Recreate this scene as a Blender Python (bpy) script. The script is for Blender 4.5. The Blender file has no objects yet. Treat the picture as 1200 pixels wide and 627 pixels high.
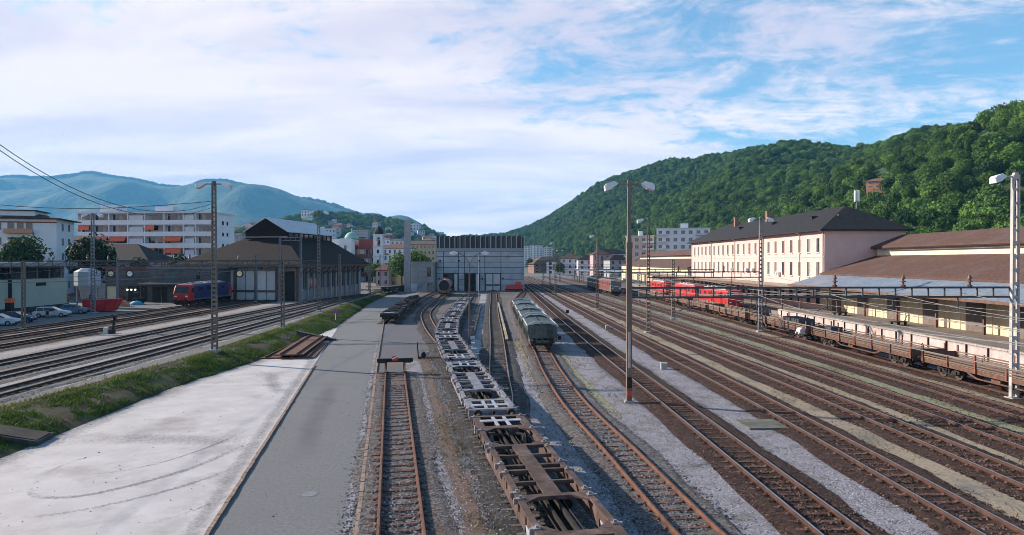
import bpy, math, random
import numpy as np
from mathutils import Vector, Matrix, noise
S = bpy.context.scene
COL = S.collection
R = math.radians
rnd = random.Random(7)

# ---------------------------------------------------------------- camera
CAMZ = 9.2
cam = bpy.data.cameras.new('camera'); camo = bpy.data.objects.new('camera', cam); COL.objects.link(camo)
camo.location = (0, 0, CAMZ); camo.rotation_euler = (R(90 - 0.537), 0, 0)
cam.sensor_width = 36; cam.lens = 24; cam.clip_start = 0.3; cam.clip_end = 30000
S.camera = camo

# ---------------------------------------------------------------- sky, sun, exposure
SUN_EL, SUN_AZ = 24.0, -68.0        # azimuth measured clockwise from +Y
W = bpy.data.worlds.new('World'); S.world = W; W.use_nodes = True
nt = W.node_tree; nt.nodes.clear()
def wn(t, **k):
    n = nt.nodes.new(t)
    for a, b in k.items(): setattr(n, a, b)
    return n
def wm(op, a, b=None, c=None):
    n = wn('ShaderNodeMath', operation=op)
    for i, v in enumerate((a, b, c)):
        if v is None: continue
        if isinstance(v, (int, float)): n.inputs[i].default_value = v
        else: nt.links.new(v, n.inputs[i])
    return n.outputs[0]
sky = wn('ShaderNodeTexSky', sky_type='NISHITA', sun_disc=False, sun_elevation=R(SUN_EL), sun_rotation=R(SUN_AZ),
         altitude=250, air_density=1.0, dust_density=0.6, ozone_density=2.2)
tc = wn('ShaderNodeTexCoord'); sx = wn('ShaderNodeSeparateXYZ'); nt.links.new(tc.outputs['Generated'], sx.inputs[0])
zz = wm('ADD', wm('MAXIMUM', sx.outputs[2], 0.0), 0.16)
cb = wn('ShaderNodeCombineXYZ')
nt.links.new(wm('DIVIDE', sx.outputs[0], zz), cb.inputs[0]); nt.links.new(wm('DIVIDE', sx.outputs[1], zz), cb.inputs[1])
def wnoise(scale, detail, rough, stretch, off, dist=0.0, rot=0.0):
    mp = wn('ShaderNodeMapping'); mp.inputs['Scale'].default_value = stretch; mp.inputs['Location'].default_value = off
    mp.inputs['Rotation'].default_value = (0, 0, rot)
    nt.links.new(cb.outputs[0], mp.inputs[0])
    n = wn('ShaderNodeTexNoise'); n.inputs['Scale'].default_value = scale; n.inputs['Detail'].default_value = detail
    n.inputs['Roughness'].default_value = rough; n.inputs['Distortion'].default_value = dist
    nt.links.new(mp.outputs[0], n.inputs['Vector']); return n.outputs[0]
big = wnoise(0.55, 4, 0.5, (1, 1, 1), (3.2, 1.7, 0), 0.2)
wis = wnoise(2.3, 12, 0.66, (0.85, 1.1, 1), (11.4, 4.1, 0), 0.7, R(35))
fin = wnoise(9.0, 10, 0.68, (0.9, 1.1, 1), (2.0, 9.0, 0), 0.4, R(20))
sd = Vector((math.sin(R(SUN_AZ)), math.cos(R(SUN_AZ)), 0))
sunside = wm('ADD', wm('MULTIPLY', sx.outputs[0], sd.x), wm('MULTIPLY', sx.outputs[1], sd.y))
cov = wm('ADD', wm('ADD', wm('MULTIPLY', big, 0.55), wm('MULTIPLY', wis, 1.05)), wm('ADD', wm('MULTIPLY', fin, 0.50), wm('MULTIPLY', sunside, 0.30)))
cov = wm('SUBTRACT', cov, wm('MULTIPLY', sx.outputs[2], 0.85))
mr = wn('ShaderNodeMapRange', interpolation_type='SMOOTHSTEP')
mr.inputs['From Min'].default_value = 0.70; mr.inputs['From Max'].default_value = 1.00
mr.inputs['To Min'].default_value = 0.05; mr.inputs['To Max'].default_value = 0.97
nt.links.new(cov, mr.inputs[0])
shade = wn('ShaderNodeMapRange'); shade.inputs['From Min'].default_value = 0.36; shade.inputs['From Max'].default_value = 0.60
nt.links.new(wnoise(1.3, 7, 0.58, (0.6, 1.5, 1), (7, 2, 0), 0.5, R(12)), shade.inputs[0])
ccol = wn('ShaderNodeMix', data_type='RGBA'); nt.links.new(shade.outputs[0], ccol.inputs['Factor'])
ccol.inputs['A'].default_value = (0.46, 0.42, 0.49, 1); ccol.inputs['B'].default_value = (0.67, 0.585, 0.575, 1)
hor = wm('POWER', wm('SUBTRACT', 1.0, wm('MAXIMUM', sx.outputs[2], 0.0)), 7.0)      # thicker, brighter air light low down
cgl = wn('ShaderNodeVectorMath', operation='SCALE'); nt.links.new(ccol.outputs['Result'], cgl.inputs[0])
nt.links.new(wm('ADD', wm('MULTIPLY', hor, 0.75), 0.85), cgl.inputs['Scale'])
skm = wn('ShaderNodeVectorMath', operation='MULTIPLY'); nt.links.new(sky.outputs[0], skm.inputs[0])
SKY_STRENGTH = 0.11
skm.inputs[1].default_value = (SKY_STRENGTH * 0.62, SKY_STRENGTH * 0.86, SKY_STRENGTH * 0.90)
mx = wn('ShaderNodeMix', data_type='RGBA'); nt.links.new(mr.outputs[0], mx.inputs['Factor'])
nt.links.new(skm.outputs[0], mx.inputs['A']); nt.links.new(cgl.outputs[0], mx.inputs['B'])
bg = wn('ShaderNodeBackground'); bg.inputs['Strength'].default_value = 1.0; nt.links.new(mx.outputs['Result'], bg.inputs[0])
wo = wn('ShaderNodeOutputWorld'); nt.links.new(bg.outputs[0], wo.inputs[0])

sl = bpy.data.lights.new('sun', 'SUN'); sl.energy = 5.0; sl.angle = R(0.9); sl.color = (1.0, 0.87, 0.74)
so = bpy.data.objects.new('sun', sl); COL.objects.link(so)
sdir = Vector((math.sin(R(SUN_AZ)) * math.cos(R(SUN_EL)), math.cos(R(SUN_AZ)) * math.cos(R(SUN_EL)), math.sin(R(SUN_EL))))
so.rotation_euler = sdir.to_track_quat('Z', 'Y').to_euler()

S.view_settings.view_transform = 'Standard'; S.view_settings.look = 'None'
S.view_settings.exposure = 1.05; S.view_settings.gamma = 1.0; S.view_settings.use_curve_mapping = False
S.render.engine = 'CYCLES'
S.cycles.use_denoising = True; S.cycles.filter_width = 0.9
S.cycles.max_bounces = 5; S.cycles.diffuse_bounces = 2; S.cycles.glossy_bounces = 2; S.cycles.transmission_bounces = 2
S.cycles.volume_bounces = 0; S.cycles.transparent_max_bounces = 8
S.cycles.caustics_reflective = False; S.cycles.caustics_refractive = False

# ---------------------------------------------------------------- materials
MATS = {}
def mat(name, c1, c2=None, scale=1.0, rough=0.8, bump=0.0, bscale=None, metal=0.0, spec=0.3, detail=5, rand=0.0, c3=None, s3=0.2,
        t3=(0.5, 0.62), emit=None, stretch=None, coord='world', bdist=0.02, rowz=None, kind='noise', rowv=0.5):
    """procedural material: two tones by noise, an optional third tone in large patches, optional bump, per-object variation"""
    if name in MATS: return MATS[name]
    m = bpy.data.materials.new(name); m.use_nodes = True; t = m.node_tree; N = t.nodes; L = t.links
    b = N['Principled BSDF']
    b.inputs['Roughness'].default_value = rough; b.inputs['Metallic'].default_value = metal
    b.inputs['Specular IOR Level'].default_value = spec
    c2 = c2 or tuple(min(1, x * 1.25) for x in c1)
    if coord == 'world': g = N.new('ShaderNodeNewGeometry').outputs['Position']
    else: g = N.new('ShaderNodeTexCoord').outputs['Object']
    if stretch:
        mp = N.new('ShaderNodeMapping'); mp.inputs['Scale'].default_value = stretch; L.new(g, mp.inputs[0]); gs = mp.outputs[0]
    else: gs = g
    def nz(sc, det=detail, vec=gs, ro=0.6):
        if kind == 'voronoi' and sc == scale:
            n = N.new('ShaderNodeTexVoronoi'); n.inputs['Scale'].default_value = sc; L.new(vec, n.inputs['Vector'])
            r = N.new('ShaderNodeSeparateColor'); L.new(n.outputs['Color'], r.inputs[0]); return r.outputs[0]
        n = N.new('ShaderNodeTexNoise'); n.inputs['Scale'].default_value = sc; n.inputs['Detail'].default_value = det
        n.inputs['Roughness'].default_value = ro; L.new(vec, n.inputs['Vector']); return n.outputs[0]
    def ramp(o, a, bb):
        r = N.new('ShaderNodeMapRange'); r.inputs['From Min'].default_value = a; r.inputs['From Max'].default_value = bb; L.new(o, r.inputs[0]); return r.outputs[0]
    def mix(f, A, B, bt='MIX'):
        x = N.new('ShaderNodeMix'); x.data_type = 'RGBA'; x.blend_type = bt
        for k, v in (('Factor', f), ('A', A), ('B', B)):
            if isinstance(v, tuple): x.inputs[k].default_value = (*v, 1)
            elif isinstance(v, float): x.inputs[k].default_value = v
            else: L.new(v, x.inputs[k])
        return x.outputs['Result']
    base = nz(scale)
    f = base if kind == 'voronoi' else ramp(base, 0.32, 0.68)
    c = mix(f, tuple(c1), tuple(c2))
    if c3: c = mix(ramp(nz(s3, 6, ro=0.68), *t3), c, tuple(c3))
    if rowz:
        w = N.new('ShaderNodeTexWave'); w.bands_direction = rowz[0]; w.inputs['Scale'].default_value = rowz[1]; w.inputs['Distortion'].default_value = 0.3
        L.new(g, w.inputs['Vector']); c = mix(rowv, c, w.outputs['Color'], 'MULTIPLY')
    if rand:
        oi = N.new('ShaderNodeObjectInfo'); hs = N.new('ShaderNodeHueSaturation')
        mm = N.new('ShaderNodeMapRange'); mm.inputs['To Min'].default_value = 1 - rand; mm.inputs['To Max'].default_value = 1 + rand
        L.new(oi.outputs['Random'], mm.inputs[0]); L.new(mm.outputs[0], hs.inputs['Value']); L.new(c, hs.inputs['Color']); c = hs.outputs[0]
    L.new(c, b.inputs['Base Color'])
    if bump:
        bp = N.new('ShaderNodeBump'); bp.inputs['Strength'].default_value = bump; bp.inputs['Distance'].default_value = bdist
        L.new(nz((bscale or scale * 4) * 1.0001, 4), bp.inputs['Height']); L.new(bp.outputs[0], b.inputs['Normal'])
    if emit:
        b.inputs['Emission Color'].default_value = (*emit[:3], 1); b.inputs['Emission Strength'].default_value = emit[3]
    MATS[name] = m; return m

# ---------------------------------------------------------------- mesh building
class MB:
    def __init__(s): s.v = []; s.f = []; s.m = []; s.cur = 0
    def add(s, vs, fs):
        o = len(s.v); s.v += [tuple(p) for p in vs]
        for f in fs: s.f.append([i + o for i in f]); s.m.append(s.cur)
        return s
    def box(s, x0, x1, y0, y1, z0, z1):
        return s.add([(x0,y0,z0),(x1,y0,z0),(x1,y1,z0),(x0,y1,z0),(x0,y0,z1),(x1,y0,z1),(x1,y1,z1),(x0,y1,z1)],
                     [(0,3,2,1),(4,5,6,7),(0,1,5,4),(1,2,6,5),(2,3,7,6),(3,0,4,7)])
    def cbox(s, c, d): return s.box(c[0]-d[0]/2, c[0]+d[0]/2, c[1]-d[1]/2, c[1]+d[1]/2, c[2]-d[2]/2, c[2]+d[2]/2)
    def tub(s, p, q, r0, r1=None, n=8, cap=True):
        r1 = r0 if r1 is None else r1
        p, q = Vector(p), Vector(q); d = (q - p).normalized()
        a = d.orthogonal().normalized(); b = d.cross(a); vs = []
        for c, r in ((p, r0), (q, r1)):
            for i in range(n):
                t = 2*math.pi*(i+.5)/n; vs.append(c + a*math.cos(t)*r + b*math.sin(t)*r)
        fs = [(i, (i+1) % n, n+(i+1) % n, n+i) for i in range(n)]
        if cap: fs += [tuple(range(n))[::-1], tuple(range(n, 2*n))]
        return s.add(vs, fs)
    def beam(s, p, q, w, h):
        """rectangular bar from p to q, w sideways, h upright"""
        p, q = Vector(p), Vector(q); d = (q - p).normalized()
        up = Vector((0,0,1)) if abs(d.z) < .98 else Vector((0,1,0))
        a = d.cross(up).normalized(); b = a.cross(d)
        vs = [c + a*i*w/2 + b*j*h/2 for c in (p, q) for i, j in ((-1,-1),(1,-1),(1,1),(-1,1))]
        return s.add(vs, [(0,1,5,4),(1,2,6,5),(2,3,7,6),(3,0,4,7),(3,2,1,0),(4,5,6,7)])
    def prism(s, poly, a0, a1, axis='z'):
        n = len(poly)
        def pt(u, v, a): return {'z': (u, v, a), 'y': (u, a, v), 'x': (a, u, v)}[axis]
        vs = [pt(u, v, a0) for u, v in poly] + [pt(u, v, a1) for u, v in poly]
        return s.add(vs, [tuple(range(n))[::-1], tuple(range(n, 2*n))] + [(i, (i+1) % n, n+(i+1) % n, n+i) for i in range(n)])
    def loft(s, rings, cap=True):
        n = len(rings[0]); vs = [p for r in rings for p in r]; fs = []
        for k in range(len(rings)-1):
            for i in range(n): fs.append((k*n+i, k*n+(i+1) % n, (k+1)*n+(i+1) % n, (k+1)*n+i))
        if cap: fs += [tuple(range(n))[::-1], tuple(range((len(rings)-1)*n, len(rings)*n))]
        return s.add(vs, fs)
    def quad(s, a, b, c, d): return s.add([a, b, c, d], [(0,1,2,3)])
    def sphere(s, c, r, nu=10, nv=6, sc=(1,1,1), half=False):
        rings = []; top = math.pi/2 if half else math.pi
        for j in range(nv+1):
            th = top*j/nv*0.998 + .001
            rings.append([(c[0]+r*sc[0]*math.sin(th)*math.cos(2*math.pi*i/nu), c[1]+r*sc[1]*math.sin(th)*math.sin(2*math.pi*i/nu), c[2]+r*sc[2]*math.cos(th)) for i in range(nu)])
        return s.loft(rings[::-1])
    def mesh(s, name, mats, smooth=False):
        me = bpy.data.meshes.new(name); me.from_pydata(s.v, [], s.f)
        for m in (mats if isinstance(mats, (list, tuple)) else [mats]): me.materials.append(m)
        if any(s.m): me.polygons.foreach_set('material_index', s.m)
        if smooth: me.polygons.foreach_set('use_smooth', [True]*len(s.f))
        me.update(); return me
    def build(s, name, mats, parent=None, smooth=False, loc=None):
        o = bpy.data.objects.new(name, s.mesh(name, mats, smooth)); COL.objects.link(o)
        if parent is not None: o.parent = parent
        if loc: o.location = loc
        return o
def tag(o, label=None, cat=None, group=None, kind=None):
    for k, v in (('label', label), ('category', cat), ('group', group), ('kind', kind)):
        if v: o[k] = v
    return o
def thing(name, label, cat, loc=(0,0,0), rz=0.0, group=None, kind=None):
    o = bpy.data.objects.new(name, None); COL.objects.link(o); o.location = loc; o.rotation_euler = (0, 0, rz); o.empty_display_size = 0.3
    return tag(o, label, cat, group, kind)
def inst(name, me, parent, loc=(0,0,0), rot=(0,0,0), sc=None):
    o = bpy.data.objects.new(name, me); COL.objects.link(o); o.parent = parent; o.location = loc; o.rotation_euler = rot
    if sc: o.scale = sc
    return o
def copy_tree(o, parent=None):
    kids = list(o.children); c = o.copy(); COL.objects.link(c); c.parent = parent
    for k in kids: copy_tree(k, c)
    return c
def npmesh(name, V, F, mats, midx=None, smooth=False):
    """numpy vertices and equal-sized faces"""
    V = np.asarray(V, np.float32); F = np.asarray(F, np.int32); n, k = F.shape
    me = bpy.data.meshes.new(name); me.vertices.add(len(V)); me.vertices.foreach_set('co', V.ravel())
    me.loops.add(n*k); me.loops.foreach_set('vertex_index', F.ravel())
    me.polygons.add(n); me.polygons.foreach_set('loop_start', np.arange(0, n*k, k, dtype=np.int32)); me.polygons.foreach_set('loop_total', np.full(n, k, np.int32))
    for m in mats: me.materials.append(m)
    if midx is not None: me.polygons.foreach_set('material_index', np.asarray(midx, np.int32))
    if smooth: me.polygons.foreach_set('use_smooth', np.ones(n, bool))
    me.update(); me.validate(); return me
def obj(name, me, parent=None):
    o = bpy.data.objects.new(name, me); COL.objects.link(o)
    if parent is not None: o.parent = parent
    return o
def spline(pts, step=2.0):
    """smooth 2-D path through points, resampled evenly"""
    P = [Vector((p[0], p[1])) for p in pts]
    P = [P[0]*2 - P[1]] + P + [P[-1]*2 - P[-2]]; out = []
    for i in range(1, len(P)-2):
        n = max(2, int((P[i+1]-P[i]).length/0.8))
        for k in range(n):
            t = k/n; a, b, c, d = P[i-1], P[i], P[i+1], P[i+2]
            out.append(0.5*((2*b) + (c-a)*t + (2*a-5*b+4*c-d)*t*t + (3*b-a-3*c+d)*t**3))
    out.append(P[-2]); res = [out[0]]; acc = 0
    for i in range(1, len(out)):
        acc += (out[i]-out[i-1]).length
        if acc >= step: res.append(out[i]); acc = 0
    res.append(out[-1]); return res
def tangents(P):
    return [((P[min(i+1, len(P)-1)]-P[max(i-1, 0)]).normalized()) for i in range(len(P))]
def ribbon(offs, P, zf, jit=0.0, seed=1):
    """sheet along path P: offs = list of (offset to the right, z)"""
    rr = random.Random(seed); T = tangents(P); vs = []; fs = []; n = len(offs)
    for p, t in zip(P, T):
        nr = Vector((t.y, -t.x))
        for k, (o, z) in enumerate(offs):
            j = rr.uniform(-jit, jit) if k in (0, n-1) else 0
            q = p + nr*(o + j); vs.append((q.x, q.y, zf + z))
    for i in range(len(P)-1):
        for k in range(n-1): fs.append((i*n+k, i*n+k+1, (i+1)*n+k+1, (i+1)*n+k))
    return vs, fs
def GP(px, py, z=0.0):
    """photo pixel to the point of the level z it shows (for laying out the place)"""
    d = 800*(CAMZ - z)/(py - 306); return Vector(((px-600)*d/800, d))
# ================================================================= ground and terrain
def lerp_tab(tab, y):
    if y <= tab[0][0]: return tab[0][1]
    for (a, u), (b, v) in zip(tab, tab[1:]):
        if y <= b: return u + (v-u)*(y-a)/(b-a)
    return tab[-1][1]
def smooth01(t): t = max(0, min(1, t)); return t*t*(3-2*t)
def zL(y):                                     # level of the upper yard beside the embankment
    return 1.0 - 0.6*smooth01((y-125)/70) - 0.37*smooth01((y-230)/90)
TOE = [(-40,-23.4),(15,-23.6),(31,-23.8),(50,-24.6),(62,-23.5),(74,-23.6),(95,-24.5),(115,-27),(150,-31),(180,-33.4),(230,-37),(320,-46)]
CREST = [(-40,-28.8),(38,-28.8),(62,-27.6),(83,-28.6),(111,-30.4),(140,-32.6),(180,-35.0),(230,-38.4),(320,-47)]
ROADL = [(-40,1.8),(0,-5.9),(93,-23.8)]
ROADR = [(-40,6.0),(0,-1.2),(64.6,-12.8),(104,-19.6),(118,-22.2),(150,-25),(205,-27)]

M_gravel = mat('yard_gravel', (0.022,0.024,0.03), (0.20,0.205,0.23), 10, 0.95, 1.0, 22, c3=(0.17,0.105,0.075), s3=0.16, t3=(0.52,0.68), bdist=0.06, detail=8)
M_upper = mat('upper_yard_gravel', (0.055,0.055,0.06), (0.22,0.21,0.205), 9, 0.95, 1.0, 20, c3=(0.17,0.12,0.09), s3=0.13, t3=(0.5,0.7), bdist=0.05, detail=8)
M_ballast_d = mat('dark_brown_ballast', (0.005,0.003,0.0025), (0.082,0.044,0.032), 11, 0.95, 1.0, 19, kind='voronoi', c3=(0.035,0.017,0.012), s3=0.5, bdist=0.06)
M_ballast_u = mat('pale_grey_ballast', (0.035,0.034,0.035), (0.22,0.21,0.205), 11, 0.95, 1.0, 19, kind='voronoi', c3=(0.16,0.13,0.11), s3=0.3, t3=(0.5,0.7), bdist=0.06)
M_ballast_shade = mat('shade_grey_ballast', (0.012,0.012,0.013), (0.10,0.098,0.10), 11, 0.95, 1.0, 19, kind='voronoi', c3=(0.03,0.026,0.025), s3=0.4, t3=(0.45,0.65), bdist=0.06)  # grey darkened so the shade in the wagon openings is in the colour
M_ballast_g = mat('grey_ballast', (0.03,0.028,0.028), (0.20,0.185,0.18), 11, 0.95, 1.0, 19, kind='voronoi', c3=(0.12,0.085,0.065), s3=0.3, t3=(0.5,0.7), bdist=0.06)
M_path = mat('pale_path_gravel', (0.11,0.107,0.12), (0.36,0.345,0.38), 13, 0.95, 0.8, 24, c3=(0.13,0.12,0.12), s3=0.6, t3=(0.50,0.66), bdist=0.04, detail=9)
M_dry = mat('dry_strip_gravel', (0.20,0.16,0.115), (0.36,0.30,0.22), 6, 0.95, 0.8, 22, c3=(0.16,0.15,0.13), s3=0.35, t3=(0.5,0.66), bdist=0.04, detail=8)
M_mossy = mat('mossy_strip', (0.14,0.145,0.085), (0.30,0.295,0.19), 5, 0.95, 0.8, 22, c3=(0.22,0.18,0.13), s3=0.35, t3=(0.52,0.66), bdist=0.04, detail=8)
M_weed = mat('rusty_weed_ground', (0.08,0.055,0.046), (0.19,0.13,0.105), 6, 0.95, 0.8, 22, c3=(0.10,0.10,0.10), s3=0.6, bdist=0.04, detail=8)
M_concrete = mat('pale_concrete', (0.385,0.36,0.36), (0.485,0.46,0.46), 0.5, 0.85, 0.25, 30, c3=(0.27,0.25,0.245), s3=0.22, t3=(0.50,0.70), bdist=0.01, detail=12)
M_asphalt = mat('grey_asphalt', (0.11,0.113,0.118), (0.18,0.182,0.186), 7, 0.9, 0.8, 40, c3=(0.135,0.137,0.142), s3=0.10, t3=(0.46,0.66), bdist=0.015, detail=12)
M_soil = mat('embankment_soil', (0.022,0.018,0.011), (0.065,0.055,0.028), 2.5, 0.95, 0.7, 12, c3=(0.045,0.07,0.018), s3=0.4, bdist=0.08)
M_far = mat('valley_ground', (0.10,0.11,0.09), (0.18,0.18,0.16), 0.05, 0.95, c3=(0.05,0.08,0.035), s3=0.012)
M_earth = mat('shed_yard_earth', (0.07,0.055,0.048), (0.14,0.115,0.10), 3, 0.95, 0.7, 15, c3=(0.12,0.12,0.125), s3=0.12, bdist=0.04, detail=8)

def sheet(name, m, pts_l, pts_r, z, parent=None):
    vs = []; fs = []
    for a, b in zip(pts_l, pts_r): vs += [(a[0], a[1], a[2] if len(a) > 2 else z), (b[0], b[1], b[2] if len(b) > 2 else z)]
    for i in range(len(pts_l)-1): fs.append((2*i, 2*i+1, 2*i+3, 2*i+2))
    o = MB().add(vs, fs).build(name, m, parent); tag(o, kind='structure'); return o
# base sheet to the horizon (far part) with the yard's gravel as its inner part
g = MB()
xs = [-11400,-3000,-900,-500,120,320,900,5200]; ys = [-420,-60,420,900,2500,12300]
for i in range(len(xs)-1):
    for j in range(len(ys)-1):
        g.cur = 1 if (xs[i] == -500 and ys[j] == -60) else 0
        g.quad((xs[i],ys[j],0),(xs[i+1],ys[j],0),(xs[i+1],ys[j+1],0),(xs[i],ys[j+1],0))
tag(g.build('ground', [M_far, M_gravel]), kind='structure')
# upper yard terrace
yy = [-40,0,30,60,90,110,125,140,155,170,185,195,215,230,250,275,300,320]
sheet('upper_yard_ground', M_upper, [(-420, y, zL(y)) for y in yy], [(lerp_tab(CREST, y), y, zL(y)) for y in yy], 0)
# embankment slope with uneven surface
vs = []; fs = []; ny, nx = 220, 9
for i in range(ny+1):
    y = -20 + 300*i/ny
    a, b = lerp_tab(TOE, y), lerp_tab(CREST, y)
    for k in range(nx+1):
        t = k/nx; w = math.sin(t*math.pi)
        n1 = noise.noise((y*0.35, t*2.2, 3.1))
        x = a + (b-a)*t + (0.35*noise.noise((y*0.5, 1.2, 7)) if 0 < k < nx else (0.25*noise.noise((y*0.7, 4, 1)) if k == 0 else 0))
        z = zL(y)*(t**0.8)*1.0 + w*(0.10 + 0.16*n1) + (0.002 if k == nx else (0.016 if k == 0 else 0))
        vs.append((x, y, z))
    if i:
        for k in range(nx):
            q = (i-1)*(nx+1)+k; r = i*(nx+1)+k; fs.append((q, r, r+1, q+1))
emb_v = vs
tag(MB().add(vs, fs).build('embankment', M_soil, smooth=True), kind='structure')
ys2 = [-10,0,10,20,31,40,50,62,74,84,93]
pad = sheet('concrete_pad', M_concrete, [(lerp_tab(TOE, y)-0.3, y) for y in ys2], [(lerp_tab(ROADL, y), y) for y in ys2], 0.012)
ys3 = [-10,0,20,40,64.6,80,93,104,118,135,150,180,205]
def roadl(y): return lerp_tab(ROADL, y) if y <= 93 else lerp_tab(TOE, y)+0.25
road = sheet('road', M_asphalt, [(roadl(y)+0.13, y) for y in ys3], [(lerp_tab(ROADR, y), y) for y in ys3], 0.008)
sheet('shed_forecourt', M_earth, [(-27,118),(-30,150),(-30,214)], [(9,118),(7,150),(6,214)], 0.004)
sheet('concrete_lane', mat('bluish_lane', (0.20,0.21,0.23), (0.30,0.31,0.335), 1.5, 0.9, 0.4, 30, c3=(0.14,0.145,0.16), s3=0.2), [(-4.0,58),(-5.3,90),(-8.6,190)], [(-2.1,58),(-3.3,90),(-6.8,190)], 0.012)
# kerb stones along the road edges
M_kerb = mat('brown_kerb_stone', (0.16,0.105,0.08), (0.30,0.22,0.18), 6, 0.9, 0.5, 20, rand=0.15)
kb = MB().cbox((0,0,0.045), (0.15,0.56,0.09)).mesh('kerb_stone', M_kerb)
def kerb(tab, y0, y1, step, label_side):
    root = thing('kerb', None, None, kind='structure'); y = y0
    while y < y1:
        x = lerp_tab(tab, y); x2 = lerp_tab(tab, y+step)
        inst('kerb_stone', kb, root, (x+0.07+rnd.uniform(-.012,.012), y, rnd.uniform(-.012,.012)), (0,0,-math.atan2(x2-x, step)+rnd.uniform(-.02,.02)), (1, step/0.585, 1)); y += step
kerb(ROADR, 14, 104, 0.6, 0); kerb([(-40,1.8),(0,-5.9),(93,-23.8)], 14, 60, 0.6, 0)

# ================================================================= tracks
M_rust_rail = mat('rusty_rail', (0.085,0.040,0.027), (0.19,0.092,0.062), 3, 0.75, 0.3, 30)
M_steel_rail = mat('worn_rail_head', (0.34,0.31,0.31), (0.50,0.48,0.49), 2, 0.32, metal=0.85)
M_brown_rail = mat('brown_rail', (0.04,0.02,0.014), (0.10,0.05,0.036), 3, 0.8, 0.3, 30)
M_dull_rail = mat('dull_rail_head', (0.20,0.13,0.10), (0.33,0.25,0.21), 2, 0.5, metal=0.5)
M_sl_timber = mat('dark_timber_sleeper', (0.06,0.030,0.022), (0.155,0.082,0.062), 4, 0.95, 0.6, 25, rand=0.45)
M_sl_steel = mat('rusty_steel_sleeper', (0.09,0.04,0.028), (0.19,0.09,0.064), 4, 0.85, 0.4, 25, rand=0.3)
M_sl_grey = mat('greyed_timber_sleeper', (0.07,0.06,0.055), (0.15,0.125,0.11), 4, 0.95, 0.5, 25, rand=0.4)
SLM = {}
def sleeper_mesh(m, w):
    if m.name not in SLM:
        b = MB().prism([(-w/2,0),(w/2,0),(w/2-0.02,0.1),(-w/2+0.02,0.1)], -1.26, 1.26, 'x')
        for s in (-1,1): b.box(s*0.752-.17, s*0.752+.17, -w/2+.03, w/2-.03, 0.1, 0.125)      # rail chairs
        for s in (-1,1):
            for q in (-.1,.1): b.box(s*0.752+q-.03, s*0.752+q+.03, -.05, .05, 0.125, 0.155)
        SLM[m.name] = b.mesh('sleeper', m)
    return SLM[m.name]
SLB = {}
TRK = {}
ntr = [0]
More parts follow.
